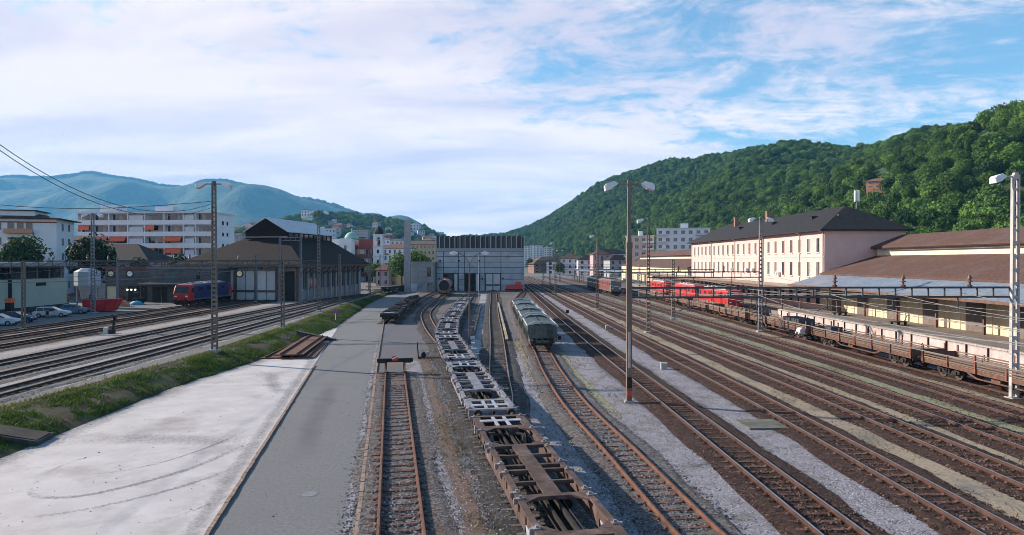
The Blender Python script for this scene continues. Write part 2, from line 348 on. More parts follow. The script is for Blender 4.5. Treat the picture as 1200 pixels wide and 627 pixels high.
def track(key, label, pts, y_near, y_part, y_far, kind='main', zf=None, group=None, ballast=True):
    ntr[0] += 1; k = ntr[0]
    P = spline(pts, 0.5); TRK[key] = P; T = tangents(P)
    zf = zf or (lambda y: 0.0)
    root = thing('railway_track', label, 'railway track', (P[0].x, P[0].y, zf(P[0].y)), 0, group or 'railway tracks in the yard')
    org = root.location
    cfg = {'main': (M_sl_timber, M_brown_rail, M_steel_rail, M_ballast_d), 'rust': (M_sl_steel, M_rust_rail, M_rust_rail, M_ballast_g),
           'grey': (M_sl_grey, M_rust_rail, M_dull_rail, M_ballast_shade), 'upper': (M_sl_grey, M_brown_rail, M_brown_rail, M_ballast_u), 'upper_b': (M_sl_timber, M_brown_rail, M_dull_rail, M_ballast_d)}[kind]
    Pc = [P[i] for i in range(0, len(P), 3)] + [P[-1]]; Tc = tangents(Pc)
    if ballast and cfg[3]:
        vs = []; fs = []; rr = random.Random(k); prof = [(-1.85,0.0),(-1.45,0.07),(-1.12,0.082),(-.9,0.058),(0,0.048),(.9,0.058),(1.12,0.082),(1.45,0.07),(1.85,0.0)]; n = len(prof)
        for p, t in zip(Pc, Tc):
            for i, (o, z) in enumerate(prof):
                o2 = o + (rr.uniform(-.22,.22) if i in (0, n-1) else rr.uniform(-.1,.1)); q = p + Vector((t.y,-t.x))*o2
                vs.append((q.x-org.x, q.y-org.y, zf(q.y)-org.z + z + (0.0021*k if 0 < i < n-1 else 0.004) + (rr.uniform(-.008,.02) if 0 < i < n-1 else 0)))
        for i in range(len(Pc)-1):
            for j in range(n-1): fs.append((i*n+j, i*n+j+1, (i+1)*n+j+1, (i+1)*n+j))
        tag(MB().add(vs, fs).build('ballast_bed', cfg[3], root), kind='stuff')
    for s in (-1, 1):                                           # rails: foot, web and head
        b = MB(); prof = [(-.07,.125),(-.07,.14),(-.013,.155),(-.013,.235),(-.036,.245),(-.036,.275),(.036,.275),(.036,.245),(.013,.235),(.013,.155),(.07,.14),(.07,.125)]
        n = len(prof); vs = []
        for p, t in zip(Pc, Tc):
            nr = Vector((t.y, -t.x))
            for o, z in prof: q = p + nr*(s*0.7525 + o); vs.append((q.x-org.x, q.y-org.y, zf(p.y)-org.z + z))
        fs = []; mi = []
        for i in range(len(Pc)-1):
            for j in range(n): fs.append((i*n+j, (i+1)*n+j, (i+1)*n+(j+1)%n, i*n+(j+1)%n)); mi.append(1 if j == 5 else 0)
        b.add(vs, fs); b.m = mi; b.build('rail', [cfg[1], cfg[2]], root)
    me = sleeper_mesh(cfg[0], 0.17 if kind == 'rust' else 0.25); acc = 0; rest_v = []; rest_f = []
    rr = random.Random(k+50); i0 = 0
    for i in range(1, len(P)):
        acc += (P[i]-P[i-1]).length
        if acc < 0.64: continue
        acc -= 0.64; p, t = P[i], T[i]
        if p.y < y_near or p.y > y_far: continue
        a = math.atan2(-t.x, t.y); z = zf(p.y)-org.z + rr.uniform(-.006,.004)
        if p.y <= y_part:
            inst('sleeper', me, root, (p.x-org.x + rr.uniform(-.04,.04), p.y-org.y, z), (0, 0, a + rr.uniform(-.012,.012)))
        else:
            ca, sa = math.cos(a), math.sin(a); o = len(rest_v)
            for (x, y, zz2) in ((-1.26,-.12,0),(1.26,-.12,0),(1.26,.12,0),(-1.26,.12,0),(-1.26,-.12,.1),(1.26,-.12,.1),(1.26,.12,.1),(-1.26,.12,.1)):
                rest_v.append((p.x-org.x + x*ca - y*sa, p.y-org.y + x*sa + y*ca, z+zz2))
            rest_f += [tuple(o+q for q in f) for f in ((4,5,6,7),(0,1,5,4),(1,2,6,5),(2,3,7,6),(3,0,4,7))]
    if rest_f: tag(MB().add(rest_v, rest_f).build('far_sleepers', cfg[0], root), kind='stuff')
    return root
RAILZ = 0.275
track('C0', 'short rusty siding ending at the buffer stop beside the asphalt road', [(-1.8,12),(-3.75,23),(-8.55,50),(-9.6,56)], 14, 60, 60, 'rust')
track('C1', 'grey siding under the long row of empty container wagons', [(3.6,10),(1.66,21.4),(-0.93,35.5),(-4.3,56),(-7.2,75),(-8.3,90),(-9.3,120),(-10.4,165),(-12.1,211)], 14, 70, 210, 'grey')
track('C2', 'curved siding leading to the tank wagon at the grey shed', [(-6.6,71),(-8.6,80),(-11.5,95),(-14.8,117),(-16.3,140),(-17.6,170),(-18.4,211)], 75, 95, 210, 'grey')
track('C3', 'siding under the dark low flat wagons beside the road bend', [(-17.9,99.5),(-18.2,102),(-20.2,130),(-21.6,165),(-22.2,206)], 92, 95, 206, 'grey')
track('C4', 'thin straight siding between the container wagons and green hopper wagons', [(-0.9,36),(-0.72,45),(-1.0,53),(-1.8,80),(-3.2,120),(-4.6,172),(-5.8,211)], 40, 80, 210, 'grey')
track('R1', 'rusty curving siding under the green hopper wagons', [(7.8,11),(6.2,22.4),(5.2,32),(4.0,43),(3.3,56),(2.95,70),(1.9,100),(0.9,135),(1.0,155),(2.4,180),(5.0,228)], 14, 75, 220, 'rust')
track('R2', 'running track just past the tall double-lamp mast, first of the brown main lines', [(11.15,8),(10.9,22.4),(10.3,41.4),(9.0,77),(7.6,130),(5.4,228),(3,330),(0,450)], 14, 75, 300)
track('R3', 'second brown main line counted from the green hopper wagons', [(16.2,8),(16.05,42),(14.8,77),(12.7,140),(9.2,240),(4,380),(1.5,450)], 16, 75, 300)
track('R4', 'third brown main line counted from the green hopper wagons', [(21.5,8),(20.9,42),(19.6,80),(17.2,150),(12.5,260),(6,400)], 22, 75, 260)
track('R5', 'fourth brown main line, bordered by a pale green strip', [(25.6,8),(25.1,50),(23.7,90),(21.4,150),(16.8,250),(9.5,400)], 28, 75, 240)
track('R6', 'fifth brown main line between the pale green strip and the long flat wagon train', [(30.2,10),(29.7,60),(28.4,130),(25.5,230),(19,400)], 34, 75, 240)
track('R8', 'track under the long train of low-sided wagons', [(34.7,10),(34.3,60),(34.0,166),(30,300),(25,400)], 40, 60, 250)
track('R9', 'track of the red locomotives along the goods platform edge', [(39.2,10),(38.9,60),(38.6,166),(35,300)], 45, 60, 250)
GU = 'tracks of the upper yard by the engine shed'
track('T1', 'upper yard track along the crest of the grassy embankment', [(-30.9,12),(-31.3,42),(-31.5,60),(-31.8,77),(-32.6,105),(-34.3,140),(-36.5,172),(-40,220),(-46,300)], 25, 75, 240, 'upper', zL, GU)
track('T2', 'second upper yard track in from the embankment crest', [(-35.4,12),(-35.8,48),(-36.0,80),(-36.2,105),(-36.1,125),(-36.0,145),(-36.9,174)], 30, 75, 170, 'upper', zL, GU)
track('T3', 'third upper yard track, passing along the engine shed side wall', [(-40,12),(-40.3,54),(-40.5,90),(-40.2,120),(-39.2,150),(-37.9,176)], 35, 75, 170, 'upper', zL, GU)
track('T4', 'upper yard track leading into the engine shed', [(-47.6,12),(-48,64),(-48.4,100),(-50.0,144)], 45, 75, 143, 'upper_b', zL, GU)
track('T5', 'upper yard track beside the small ground signal', [(-52.5,20),(-52.7,68),(-53.3,100),(-55,146)], 48, 75, 143, 'upper_b', zL, GU)
track('T6', 'upper yard track under the red and blue electric locomotive', [(-57.6,40),(-57.8,70),(-58.2,120),(-58.5,150)], 52, 75, 143, 'upper_b', zL, GU)

# strips of gravel, dry earth and moss between the tracks (wavy edges)
def feather(m, soft=0.0):
    """the strip's gravel thins out into the ground beneath towards its edges"""
    if m.name.startswith('f_'): return m
    if 'f_'+m.name in bpy.data.materials: return bpy.data.materials['f_'+m.name]
    f = m.copy(); f.name = 'f_'+m.name; N = f.node_tree.nodes; L = f.node_tree.links
    at = N.new('ShaderNodeAttribute'); at.attribute_name = 'cover'
    ge = N.new('ShaderNodeNewGeometry'); tot = None
    for sc, wgt in ((0.8, 1.1), (7.0, 2.0)):
        n = N.new('ShaderNodeTexNoise'); n.inputs['Scale'].default_value = sc; n.inputs['Detail'].default_value = 6; L.new(ge.outputs['Position'], n.inputs['Vector'])
        q = N.new('ShaderNodeMath'); q.operation = 'MULTIPLY_ADD'; q.inputs[1].default_value = wgt; L.new(n.outputs[0], q.inputs[0])
        if tot is None: q.inputs[2].default_value = -1.6
        else: L.new(tot, q.inputs[2])
        tot = q.outputs[0]
    ad = N.new('ShaderNodeMath'); ad.operation = 'ADD'; L.new(at.outputs['Fac'], ad.inputs[0]); L.new(tot, ad.inputs[1])
    mr_ = N.new('ShaderNodeMapRange'); mr_.inputs['From Min'].default_value = 0.38; mr_.inputs['From Max'].default_value = 0.62; L.new(ad.outputs[0], mr_.inputs[0])
    if soft: mr_.inputs['From Min'].default_value = 0.15; mr_.inputs['From Max'].default_value = 1.5; mr_.inputs['To Max'].default_value = soft
    tp = N.new('ShaderNodeBsdfTransparent'); ms = N.new('ShaderNodeMixShader'); L.new(mr_.outputs[0], ms.inputs[0]); L.new(tp.outputs[0], ms.inputs[1]); L.new(N['Principled BSDF'].outputs[0], ms.inputs[2]); L.new(ms.outputs[0], N['Material Output'].inputs[0])
    return f
def strip(name, m, pts, w, z, seed, step=0.7, soft=0.0):
    P = spline(pts, step); T = tangents(P); vs = []; fs = []; cv = []
    for i, (p, t) in enumerate(zip(P, T)):
        nr = Vector((t.y, -t.x))
        a = w*0.95*(1 + 0.35*noise.noise((p.y*0.13, seed, 0)) + 0.15*noise.noise((p.y*0.6, seed, 5)))
        b = w*0.95*(1 + 0.35*noise.noise((p.y*0.13, seed, 9)) + 0.15*noise.noise((p.y*0.6, seed, 13)))
        for q, c in ((-a, 0.0), (-a*.45, .75), (0, 1.0), (b*.45, .75), (b, 0.0)):
            r_ = p + nr*q; vs.append((r_.x, r_.y, z)); e_ = min(1, min(i, len(P)-1-i)/6); cv.append(c*e_)
        if i: fs += [(5*i-5+k, 5*i-4+k, 5*i+1+k, 5*i+k) for k in range(4)]
    o = MB().add(vs, fs).build(name, feather(m, soft)); at = o.data.attributes.new('cover', 'FLOAT', 'POINT'); at.data.foreach_set('value', cv)
    tag(o, kind='structure')
strip('path', M_path, [(-0.6,14),(-1.9,23),(-4.5,36),(-8.0,56),(-9.9,66)], 1.2, 0.013, 1)
strip('weed_strip', M_weed, [(0.2,14),(-1.2,23),(-3.6,36),(-6.9,56),(-9.1,70)], 0.6, 0.016, 2)
strip('path', M_path, [(5.0,12),(3.3,24),(2.3,34),(1.5,44),(1.0,58),(0.8,72)], 2.3, 0.013, 3)
strip('path', M_path, [(8.9,10),(8.3,23),(7.6,34),(6.9,46),(6.3,60),(6.1,80),(5.4,110),(4.3,150)], 2.4, 0.013, 4)
strip('path', M_path, [(13.7,10),(13.5,25),(13.2,42),(12.0,77),(10.3,135),(7.5,230)], 1.9, 0.013, 5)
strip('dry_strip', M_dry, [(18.8,10),(18.5,42),(17.2,78),(15.0,145),(11,250)], 1.7, 0.013, 6)
strip('dry_strip', M_dry, [(23.5,12),(23.1,45),(21.7,85),(19.3,150),(14.6,255)], 1.5, 0.013, 7)
strip('mossy_strip', M_mossy, [(27.8,14),(27.4,55),(26.2,110),(23.6,190)], 1.25, 0.013, 8)
strip('dry_strip', M_dry, [(32.4,14),(32.0,60),(31.3,150),(27,240)], 1.5, 0.013, 9)
strip('dry_strip', M_dry, [(3.0,44),(2.0,52),(1.4,62),(0.6,80)], 0.7, 0.017, 10)
strip('mossy_strip', M_mossy, [(6.6,38),(5.7,48),(5.1,60),(5.0,72)], 0.5, 0.017, 11)
strip('path', mat('pale_upper_gravel', (0.14,0.135,0.14), (0.34,0.325,0.325), 10, 0.95, 0.6, 22, c3=(0.2,0.18,0.17), s3=0.4), [(-33.5,14),(-33.8,60),(-34.2,95),(-35.2,130)], 1.4, 1.006, 12)
strip('path', MATS['pale_upper_gravel'], [(-44.2,18),(-44.3,60),(-44.6,100),(-46,135)], 2.4, 1.006, 13)
strip('path', MATS['pale_upper_gravel'], [(-29.8,14),(-29.8,50),(-30.0,80),(-30.8,105)], 0.9, 1.006, 14)

# dirt, painted shadow bands and worn tyre marks on the concrete pad (thin, fading into the slab)
M_stain_shade = mat('grey_pad_dirt_shade', (0.19,0.185,0.185), (0.28,0.27,0.268), 4, 0.9, 0.2, 25, detail=9)
M_tyre = mat('tyre_rubber_mark', (0.15,0.145,0.148), (0.25,0.243,0.245), 5, 0.85, 0.2, 30, detail=9)
strip('pad_dirt_shade', M_stain_shade, [(lerp_tab(TOE, y)+.35, y) for y in (10,20,31,40,50,62,70)], 1.0, 0.0165, 31, .7, .55)
strip('pad_dirt_shade', M_stain_shade, [(lerp_tab(ROADL, y)-.5, y) for y in (12,22,34,48,62,80)], 0.5, 0.0172, 32, .7, .55)
strip('pad_dirt_shade', M_stain_shade, [(-24,34),(-20,35.2),(-16,35.0),(-12.6,34.4)], 1.3, 0.0179, 33, .7, .55)  # cast shadow across the pad, painted as a darker band
strip('pad_dirt_shade', M_stain_shade, [(-21,58),(-19.5,55),(-17.5,50),(-15.5,46)], 0.8, 0.0186, 34, .7, .55)  # slanting cast shadow painted on the slab
for k, pl_ in enumerate((((46,564),(33,577),(46,584),(90,583),(140,573),(190,560),(235,545),(290,520)), ((-20,609),(40,607),(110,596),(180,580),(240,562),(300,538)), ((40,570),(60,552),(90,540),(125,532)), ((150,622),(200,608),(245,592),(285,572)), ((60,560),(120,556),(180,545),(240,526),(300,500)))):
    strip('tyre_mark', M_tyre, [GP(*p) for p in pl_], (0.26,0.22,0.14,0.13,0.12)[k], 0.0195+.0007*k, 40+k, .3, .85)
# darker patches, a painted shadow band and a gravelly verge on the asphalt
M_patch_shade = mat('asphalt_patch_shade', (0.075,0.078,0.083), (0.125,0.128,0.132), 6, 0.92, 0.6, 40, detail=9)
strip('asphalt_patch_shade', M_patch_shade, [(-9.5,30),(-11.5,40),(-13.6,52)], 0.9, 0.0125, 51, .7, .3)
strip('asphalt_patch_shade', M_patch_shade, [(-15.5,46),(-13,45.5),(-10.5,44.5)], 0.6, 0.0132, 52, .7, .6)  # the slanting painted shadow carried on over the road
strip('asphalt_patch_shade', M_patch_shade, [(-19.5,66),(-16.5,65),(-13.5,63.5)], 0.7, 0.0139, 53, .7, .6)
strip('road_verge', M_path, [(lerp_tab(ROADR, y)-.25, y) for y in (12,22,34,48,62,80)], 0.22, 0.0146, 54)
# ================================================================= hills, woods
def leafmat(name, a, b, hv=0.25, tr=0.25):
    m = bpy.data.materials.new(name); m.use_nodes = True; t = m.node_tree; N = t.nodes; L = t.links; bs = N['Principled BSDF']
    oi = N.new('ShaderNodeObjectInfo'); ge = N.new('ShaderNodeNewGeometry'); mx = N.new('ShaderNodeMix'); mx.data_type = 'RGBA'
    mx.inputs['A'].default_value = (*a, 1); mx.inputs['B'].default_value = (*b, 1)
    ad = N.new('ShaderNodeMath'); ad.operation = 'MULTIPLY_ADD'; ad.inputs[1].default_value = 0.6
    L.new(ge.outputs['Random Per Island'], ad.inputs[0])
    mu = N.new('ShaderNodeMath'); mu.operation = 'MULTIPLY'; mu.inputs[1].default_value = 0.45; L.new(oi.outputs['Random'], mu.inputs[0]); L.new(mu.outputs[0], ad.inputs[2])
    L.new(ad.outputs[0], mx.inputs['Factor'])
    hs = N.new('ShaderNodeHueSaturation'); mr2 = N.new('ShaderNodeMapRange'); mr2.inputs['To Min'].default_value = 1-hv; mr2.inputs['To Max'].default_value = 1+hv
    L.new(oi.outputs['Random'], mr2.inputs[0]); L.new(mr2.outputs[0], hs.inputs['Value']); L.new(mx.outputs['Result'], hs.inputs['Color'])
    L.new(hs.outputs[0], bs.inputs['Base Color']); bs.inputs['Roughness'].default_value = 0.7; bs.inputs['Specular IOR Level'].default_value = 0.2
    if tr:
        tl = N.new('ShaderNodeBsdfTranslucent'); L.new(hs.outputs[0], tl.inputs['Color']); ms = N.new('ShaderNodeMixShader'); ms.inputs[0].default_value = tr
        L.new(bs.outputs[0], ms.inputs[1]); L.new(tl.outputs[0], ms.inputs[2]); L.new(ms.outputs[0], N['Material Output'].inputs[0])
    return m
M_leaf = leafmat('broadleaf_foliage', (0.014,0.052,0.010), (0.105,0.190,0.032), .40)
M_leaf_d = leafmat('dark_foliage', (0.015,0.034,0.012), (0.045,0.080,0.024))
M_leaf_b = leafmat('bright_foliage', (0.045,0.10,0.020), (0.13,0.20,0.045))
M_bark = mat('bark', (0.05,0.038,0.028), (0.10,0.08,0.06), 3, 0.95, 0.6, 12)
def crown_arrays(rs, n, rx, rz, zc, leaf, lobes=7):
    """leaf-clump quads scattered through a lobed crown"""
    lc = []
    for i in range(lobes):
        v = rs.normal(size=3); v /= np.linalg.norm(v); v[2] = abs(v[2])*0.9 - 0.25
        lc.append((v*np.array([rx,rx,rz])*0.55, rs.uniform(0.38,0.62)))
    lc.append((np.zeros(3), 0.62))
    c = np.zeros((n,3)); nm = np.zeros((n,3)); idx = rs.randint(0, len(lc), n)
    for i in range(n):
        v = rs.normal(size=3); v /= np.linalg.norm(v)
        o, r = lc[idx[i]]; q = v*r*np.array([rx,rx,rz])*rs.uniform(0.8,1.05); c[i] = o + q; nm[i] = v
    nm += rs.normal(size=(n,3))*0.55; nm /= np.linalg.norm(nm, axis=1)[:,None]
    up = rs.normal(size=(n,3)); a = np.cross(nm, up); a /= np.linalg.norm(a, axis=1)[:,None]; b = np.cross(nm, a)
    s = leaf*rs.uniform(0.6,1.25,(n,1)); c[:,2] += zc
    V = np.stack([c-a*s-b*s*.6, c+a*s-b*s*.8, c+a*s*.8+b*s, c-a*s*.7+b*s*.7], 1).reshape(-1,3)
    return V, np.arange(4*n).reshape(-1,4)
protos = bpy.data.collections.new('tree_shapes')
for i in range(6):
    rs = np.random.RandomState(100+i); rx = rs.uniform(0.42,0.58)
    V, F = crown_arrays(rs, 1500, rx, rs.uniform(0.40,0.55), 0.42, 0.034, 12)
    ic = MB().sphere((0,0,0.40), 0.30, 7, 5, (rx/.5,rx/.5,1.05)); o = len(V)
    V = np.vstack([V, np.array(ic.v)]); F2 = np.array([f for f in ic.f if len(f) == 4])+o
    F = np.vstack([F, F2])
    protos.objects.link(bpy.data.objects.new('tree_shape', npmesh('tree_shape', V, F, [M_leaf])))
def scatter_group():
    g = bpy.data.node_groups.new('woods', 'GeometryNodeTree')
    g.interface.new_socket('Geometry', in_out='INPUT', socket_type='NodeSocketGeometry'); g.interface.new_socket('Geometry', in_out='OUTPUT', socket_type='NodeSocketGeometry')
    N = g.nodes; L = g.links; gi = N.new('NodeGroupInput'); go = N.new('NodeGroupOutput')
    ci = N.new('GeometryNodeCollectionInfo'); ci.inputs['Collection'].default_value = protos; ci.inputs['Separate Children'].default_value = True; ci.inputs['Reset Children'].default_value = True
    ip = N.new('GeometryNodeInstanceOnPoints'); ip.inputs['Pick Instance'].default_value = True
    sc = N.new('GeometryNodeInputNamedAttribute'); sc.data_type = 'FLOAT_VECTOR'; sc.inputs[0].default_value = 'tsize'
    ro = N.new('FunctionNodeRandomValue'); ro.data_type = 'FLOAT_VECTOR'; ro.inputs[1].default_value = (0.15,0.15,6.28); ro.inputs[0].default_value = (-.15,-.15,0)
    ri = N.new('FunctionNodeRandomValue'); ri.data_type = 'INT'; ri.inputs[4].default_value = 0; ri.inputs[5].default_value = 5
    L.new(gi.outputs[0], ip.inputs['Points']); L.new(ci.outputs[0], ip.inputs['Instance']); L.new(ri.outputs[2], ip.inputs['Instance Index'])
    L.new(ro.outputs[0], ip.inputs['Rotation']); L.new(sc.outputs[0], ip.inputs['Scale']); L.new(ip.outputs[0], go.inputs[0]); return g
WG = scatter_group()
def woods(name, pts, sizes, label):
    me = bpy.data.meshes.new(name); me.vertices.add(len(pts)); me.vertices.foreach_set('co', np.asarray(pts, np.float32).ravel())
    a = me.attributes.new('tsize', 'FLOAT_VECTOR', 'POINT'); a.data.foreach_set('vector', np.asarray(sizes, np.float32).ravel())
    me.update(); o = obj(name, me); md = o.modifiers.new('woods', 'NODES'); md.node_group = WG; tag(o, label, 'forest', kind='stuff'); return o
def hill(name, m, base, ridge, nu, nv, amp, seed, prof=0.85, back=0.35, fs=0.006):
    """surface from a base line up to a ridge line with gullies, dropping again behind"""
    def samp(tab, u):
        x = u*(len(tab)-1); i = min(int(x), len(tab)-2); t = x-i; return Vector(tab[i])*(1-t) + Vector(tab[i+1])*t
    V = []; tot = nv + int(nv*back)
    for i in range(nu+1):
        b, r = samp(base, i/nu), samp(ridge, i/nu)
        for j in range(tot+1):
            t = j/nv; p = b + (r-b)*t
            if t <= 1: z = b.z + (r.z-b.z)*t**prof
            else: z = r.z - (r.z-b.z)*(t-1)*1.1
            w = min(1, t*2.5) * (1 - 0.75*smooth01(1-abs(t-1)*4))
            z += w*amp*(noise.noise((p.x*fs, p.y*fs, seed)) + 0.5*noise.noise((p.x*fs*2.3, p.y*fs*2.3, seed+5)))
            z += (1-w)*amp*0.12*noise.noise((p.x*fs*3, p.y*fs*3, seed+9))
            V.append((p.x, p.y, max(z, -0.5)))
    n = tot+1; F = [(i*n+j, (i+1)*n+j, (i+1)*n+j+1, i*n+j+1) for i in range(nu) for j in range(tot)]
    V = np.array(V); o = obj(name, npmesh(name, V, F, [m], smooth=True)); tag(o, kind='structure'); return o, V.reshape(nu+1, n, 3)
def scatter_on(G, n, rs, smin, smax, vmin=0.0, vmax=1.12, skip=None):
    nu, nv = G.shape[0]-1, G.shape[1]-1
    A = np.linalg.norm(np.cross(G[1:,:-1]-G[:-1,:-1], G[:-1,1:]-G[:-1,:-1]), axis=2).ravel()
    c = rs.choice(len(A), n, p=A/A.sum()); i, j = c//nv, c%nv; u, v = rs.rand(n,1), rs.rand(n,1)
    p = G[i,j]*(1-u)*(1-v) + G[i+1,j]*u*(1-v) + G[i,j+1]*(1-u)*v + G[i+1,j+1]*u*v
    s = rs.uniform(smin, smax, (n,1)); k = np.ones(n, bool)
    if skip is not None: k = ~np.array([skip(q) for q in p])
    return p[k], np.hstack([s*rs.uniform(.85,1.2,(n,1)), s*rs.uniform(.85,1.2,(n,1)), s*rs.uniform(.9,1.3,(n,1))])[k]
M_hill = mat('forest_floor', (0.018,0.035,0.012), (0.04,0.065,0.02), 0.05, 0.95, c3=(0.06,0.09,0.025), s3=0.01)
TH = 8
def rdg(px, d, y, lower=TH): return ((px-600)*d/800, d, CAMZ + (306-y)*d/800 - lower)
ridge = [(620,120,60),(560,400,64), rdg(1200,620,140,10), rdg(1100,760,149,10), rdg(1000,920,172,10), rdg(930,1100,169), rdg(850,1350,180), rdg(780,1600,188), rdg(720,1800,205),
         rdg(680,1950,228), rdg(640,2050,255), rdg(595,2150,276), rdg(545,2250,281), rdg(480,2300,290)]
base = [(135,20,1),(135,110,1),(140,190,1),(142,270,1),(148,370,1),(152,480,1),(155,620,1),(150,780,1),(135,950,1),(105,1120,1),(55,1300,1),(-40,1450,1),(-170,1550,1),(-340,1600,1)]
hr, G_r = hill('wooded_hill', M_hill, base, ridge, 160, 46, 34, 2.3, 0.80, 0.3, 0.0055)
# bare earth scar and house plot on the hill are left clear of trees
def clear_spot(q):
    return (abs(q[0]/q[1]-0.535) < 0.014 and 300 < q[1] < 480 and 40 < q[2] < 75)
rs = np.random.RandomState(5)
p1, s1 = scatter_on(G_r, 34000, rs, 5.5, 12.5, skip=clear_spot)
woods('forest', p1, s1, 'dense green broadleaf forest covering the long hillside')
# middle hill with the town on it
rm = [rdg(225,2300,288), rdg(300,2200,270), rdg(345,2100,257), rdg(375,2000,250), rdg(410,1950,249), rdg(450,1900,256), rdg(490,1850,263), rdg(518,1800,277), rdg(545,1800,285)]
bm = [(-900,1000,1),(-700,950,1),(-560,900,1),(-480,880,1),(-400,860,1),(-320,860,1),(-240,880,1),(-190,900,1),(-140,950,1)]
hm, G_m = hill('town_hill', M_hill, bm, rm, 70, 34, 22, 8.1, 0.95, 0.3, 0.005)
rs2 = random.Random(41); HSP = []
for k in range(170):
    i = rs2.randint(16, 67); j = rs2.randint(3, 29)
    if rs2.random() < (j/30)**2.5: continue
    p = G_m[i][j]; HSP.append((p[0]+rs2.uniform(-12,12), p[1]+rs2.uniform(-12,12), p[2]))
HXY = np.array([h[:2] for h in HSP])
def near_house(q):
    d = HXY - q[:2]; return bool(np.any((np.abs(d[:,0]) < 17) & (d[:,1] > -9) & (d[:,1] < 46)))
p2, s2 = scatter_on(G_m, 7500, rs, 9, 16, skip=near_house)
woods('woods', p2, s2, 'hazy green woods on the hill behind the bell tower')
# far mountains
M_mtn = mat('mountain_woods', (0.015,0.035,0.014), (0.05,0.085,0.03), 0.008, 0.95, 0.8, 0.013, bdist=38, c3=(0.06,0.09,0.035), s3=0.002)
rf = [rdg(-420,9600,235,0), rdg(-200,9300,222,0), rdg(-60,9000,214,0), rdg(0,8850,208,0), rdg(28,8850,204,0), rdg(60,8850,207,0), rdg(97,8850,202,0), rdg(130,8700,205,0), rdg(165,8700,211,0), rdg(200,8550,218,0),
      rdg(218,8400,221,0), rdg(240,8100,215,0), rdg(262,7950,213,0), rdg(290,7650,219,0), rdg(320,7350,229,0), rdg(350,7050,236,0), rdg(400,6750,243,0), rdg(440,6450,252,0), rdg(480,6300,262,0), rdg(520,6150,280,0)]
bf = [(p[0]*0.62, p[1]*0.62, 1) for p in rf]
hf, G_f = hill('far_mountain', M_mtn, bf, rf, 200, 60, 285, 5.7, 0.9, 0.2, 0.00093)
# a ragged fringe of trees along the far crest
cr = G_f[:, 60]; q = []; sz = []
for i in range(len(cr)-1):
    for k in range(5):
        t = rs.rand(); p = cr[i]*(1-t)+cr[i+1]*t; q.append(p + np.array([0,0,-4])); w = rs.uniform(20,44); sz.append((w*1.3,w*1.3,w))
woods('crest_trees', q, sz, 'fringe of trees along the far blue mountain crest')
# the air: pale haze that the far slopes fade into
HZ = MB().box(-11500, 5300, -430, 12400, -1.2, 1290)
mh = bpy.data.materials.new('haze_air'); mh.use_nodes = True; mh.node_tree.nodes.clear()
pv = mh.node_tree.nodes.new('ShaderNodeVolumePrincipled'); pv.inputs['Density'].default_value = 0.000085; pv.inputs['Color'].default_value = (0.17,0.54,0.96,1); pv.inputs['Density Attribute'].default_value = ''
mo = mh.node_tree.nodes.new('ShaderNodeOutputMaterial'); mh.node_tree.links.new(pv.outputs[0], mo.inputs['Volume'])
hz = HZ.build('haze', mh); tag(hz, 'thin pale blue air haze over the valley', 'haze', kind='stuff')
# ================================================================= rolling stock
def arc(key):
    P = TRK[key]; s = [0.0]
    for a, b in zip(P, P[1:]): s.append(s[-1] + (b-a).length)
    return P, s
def on(key, d):
    """point at arc length d along a track"""
    P, s = arc(key); d = max(0, min(d, s[-1]-1e-3)); i = int(np.searchsorted(s, d, 'right'))-1; t = (d-s[i])/(s[i+1]-s[i]); return P[i]*(1-t)+P[i+1]*t
def s_at(key, y):
    P, s = arc(key)
    for i in range(len(P)-1):
        if P[i].y <= y <= P[i+1].y: return s[i]
    return 0
def put(o, key, s0, L, z=RAILZ, flip=False):
    """stand a vehicle of length L with its near end at arc length s0"""
    a, b = on(key, s0+L*0.14), on(key, s0+L*0.86); t = b-a; c = (a+b)/2
    o.location = (c.x, c.y, z); o.rotation_euler = (0, 0, math.atan2(-t.x, t.y) + (math.pi if flip else 0)); return o
M_dark = mat('dark_grease', (0.012,0.010,0.010), (0.04,0.032,0.028), 4, 0.8, 0.3, 20)
M_wheel = mat('wheel_steel', (0.06,0.045,0.04), (0.16,0.13,0.12), 5, 0.5, metal=0.5)
M_wbrown = mat('rust_brown_paint', (0.045,0.028,0.023), (0.105,0.066,0.055), 2.5, 0.75, 0.3, 25, c3=(0.18,0.125,0.105), s3=0.7, t3=(0.55,0.75), coord='obj', rand=0.12)
M_wgrey = mat('worn_grey_paint', (0.105,0.11,0.13), (0.215,0.22,0.25), 2.5, 0.7, 0.3, 25, c3=(0.16,0.10,0.08), s3=0.9, t3=(0.56,0.66), coord='obj', rand=0.15)
M_wpatch = mat('pale_bluegrey_panel', (0.25,0.27,0.33), (0.38,0.395,0.45), 2, 0.7, 0.2, 25, c3=(0.22,0.17,0.15), s3=0.8, t3=(0.58,0.68), coord='obj')
M_lock = mat('galvanised_lock', (0.16,0.16,0.18), (0.30,0.30,0.33), 6, 0.6, 0.2, 30, c3=(0.22,0.12,0.08), s3=1.5, rand=0.3)
def wheel_mesh():
    b = MB()
    b.tub((-.07,0,.46),(.06,0,.46),.46,.46,18).tub((.06,0,.46),(.09,0,.46),.49,.49,18).tub((-.10,0,.46),(-.07,0,.46),.14,.16,10)
    return b.mesh('wheel', M_wheel)
WHEEL = wheel_mesh()
bgm = MB()
